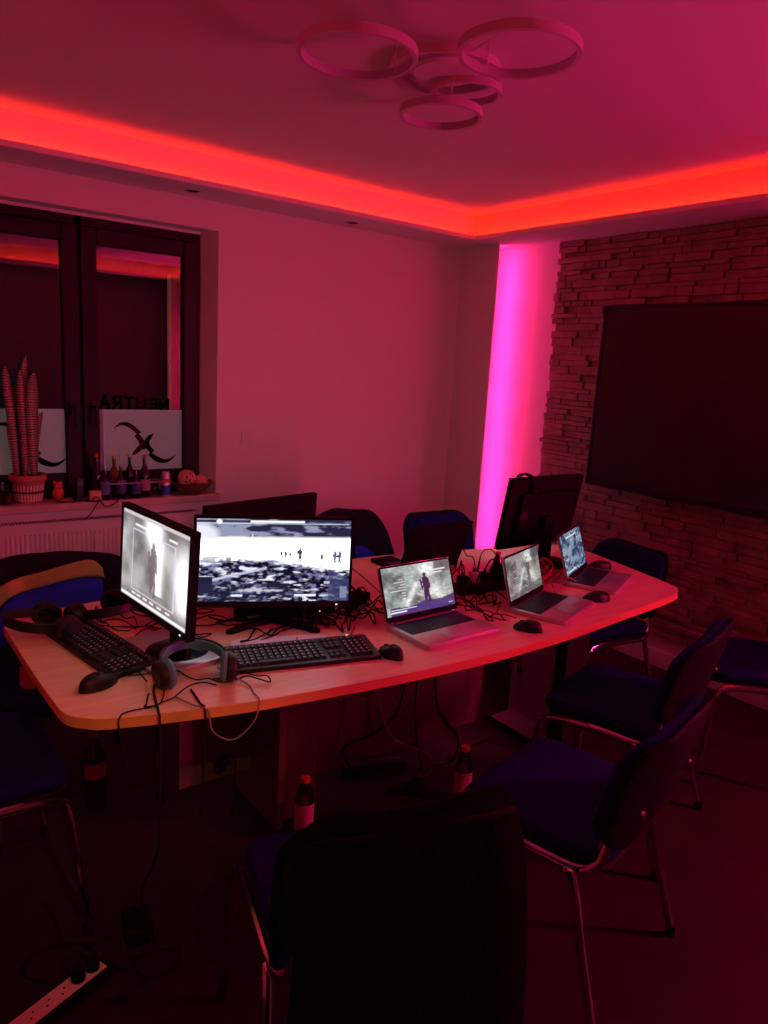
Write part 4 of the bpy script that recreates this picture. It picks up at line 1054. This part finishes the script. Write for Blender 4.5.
for k, (x, y, z, r, lb) in enumerate([(1.575, 3.90, .092, .050, 'large speckled ball with dark holes in the bowl'), (1.548, 3.885, .052, .032, 'small ball at the left of the bowl'), (1.655, 3.90, .070, .040, 'plain ball with a stalk at the right of the bowl')]):
    o = thing('decorative_ball', lb, 'ornament', (x, y, SILL+z-.0), 0, 'balls in the bowl')
    MB().ell((0, 0, 0), r, r, r*.92, 20).build('body', mat('ball_clay', (.75, .36, .24), .7, var=.3, vscale=40), o)
    if k == 0:
        h = MB()
        for (ax, az) in ((-.4, .3), (.4, .35), (0, -.1), (-.55, -.35), (.6, -.2), (.15, .75), (.25, -.6)):
            v = Vector((ax, -1, az)).normalized()*r*.97; h.ell(v, .006, .004, .006, 10)
        h.build('hole', GROOVE, o)
    if k == 2: MB().tube([(0, 0, r*.85), (.002, 0, r*.9+.03)], .004, 8).build('stalk', SILVER, o)
o = thing('owl_figurine', 'small red owl figurine right of the plant pot', 'figurine', (.905, 3.93, SILL))
RD = mat('owl_red', (.60, .12, .07), .5)
MB().ell((0, 0, .038), .028, .022, .038, 16).build('body', RD, o)
MB().ell((0, 0, .078), .023, .02, .020, 16).build('head', RD, o)
for s in (-1, 1):
    MB().ell((s*.010, -.018, .080), .007, .003, .007, 10).build('eye', PINKL, o)
    MB().add([(s*.020, 0, .086), (s*.008, -.004, .094), (s*.008, .004, .094), (s*.020, 0, .106)], [(0,1,2),(0,1,3),(1,2,3),(0,2,3)]).build('ear', RD, o)
o = thing('wooden_coaster', 'flat tan coaster in front of the owl figurine', 'coaster', (.925, 3.885, SILL))
MB().box(-.04, .04, -.018, .018, 0, .008).build('base', BLACK, o, bevel=.002); MB().box(-.02, .035, -.012, .012, .008, .012).build('inlay', TERRA, o)
o = thing('cordless_phone', 'black handset standing upright in a base by the mullion', 'phone', (1.005, 3.90, SILL))
MB().box(-.03, .03, -.028, .028, 0, .022).build('base', BLACK, o, bevel=.005); MB().box(-.020, .020, -.006, .012, .012, .118).build('handset', BLACK, o, bevel=.005)
MB().box(-.014, .014, -.0072, -.0058, .075, .100).build('display', mat('bluish_display', (.10, .12, .2), .2), o)
o = thing('small_box', 'small cream wooden box left of the sill bottles', 'box', (1.070, 3.875, SILL))
MB().box(-.028, .028, -.02, .02, 0, .042).build('body', mat('cream_wood', (.70, .48, .26), .6), o, bevel=.002); MB().box(-.029, .029, -.021, .021, .042, .052).build('lid', mat('cream_wood', (.70, .48, .26), .6), o, bevel=.002)
o = thing('drinking_glass', 'clear glass at the far left of the window sill', 'glass', (.66, 3.92, SILL))
MB().lathe([(.001, .004), (.026, .004), (.033, .105), (.035, .105), (.028, 0), (.001, 0)], 24, cap=False).build('bowl', CLEARP, o)
MB().lathe([(.001, .006), (.027, .006), (.030, .05), (.001, .05)], 24).build('drink', mat('dark_drink', (.20, .05, .06), .2), o)
cable([(1.01, 3.87, SILL+.004), (1.04, 3.846, SILL+.004), (1.07, 3.835, .85), (1.11, 3.83, .80), (1.17, 3.84, .815), (1.19, 3.838, .86)], 'black cable looping over the sill edge', .003)
cable([(1.03, 3.88, SILL+.004), (1.06, 3.838, SILL+.003), (1.075, 3.83, .83), (1.03, 3.80, .775), (1.00, 3.80, .748)], 'black cable dropping from the sill to the radiator', .003)
cable([(.90, 3.86, SILL+.02), (.95, 3.96, SILL+.045), (1.0, 3.965, SILL+.07), (1.04, 3.95, SILL+.09)], 'thin antenna wire behind the handset', .002)
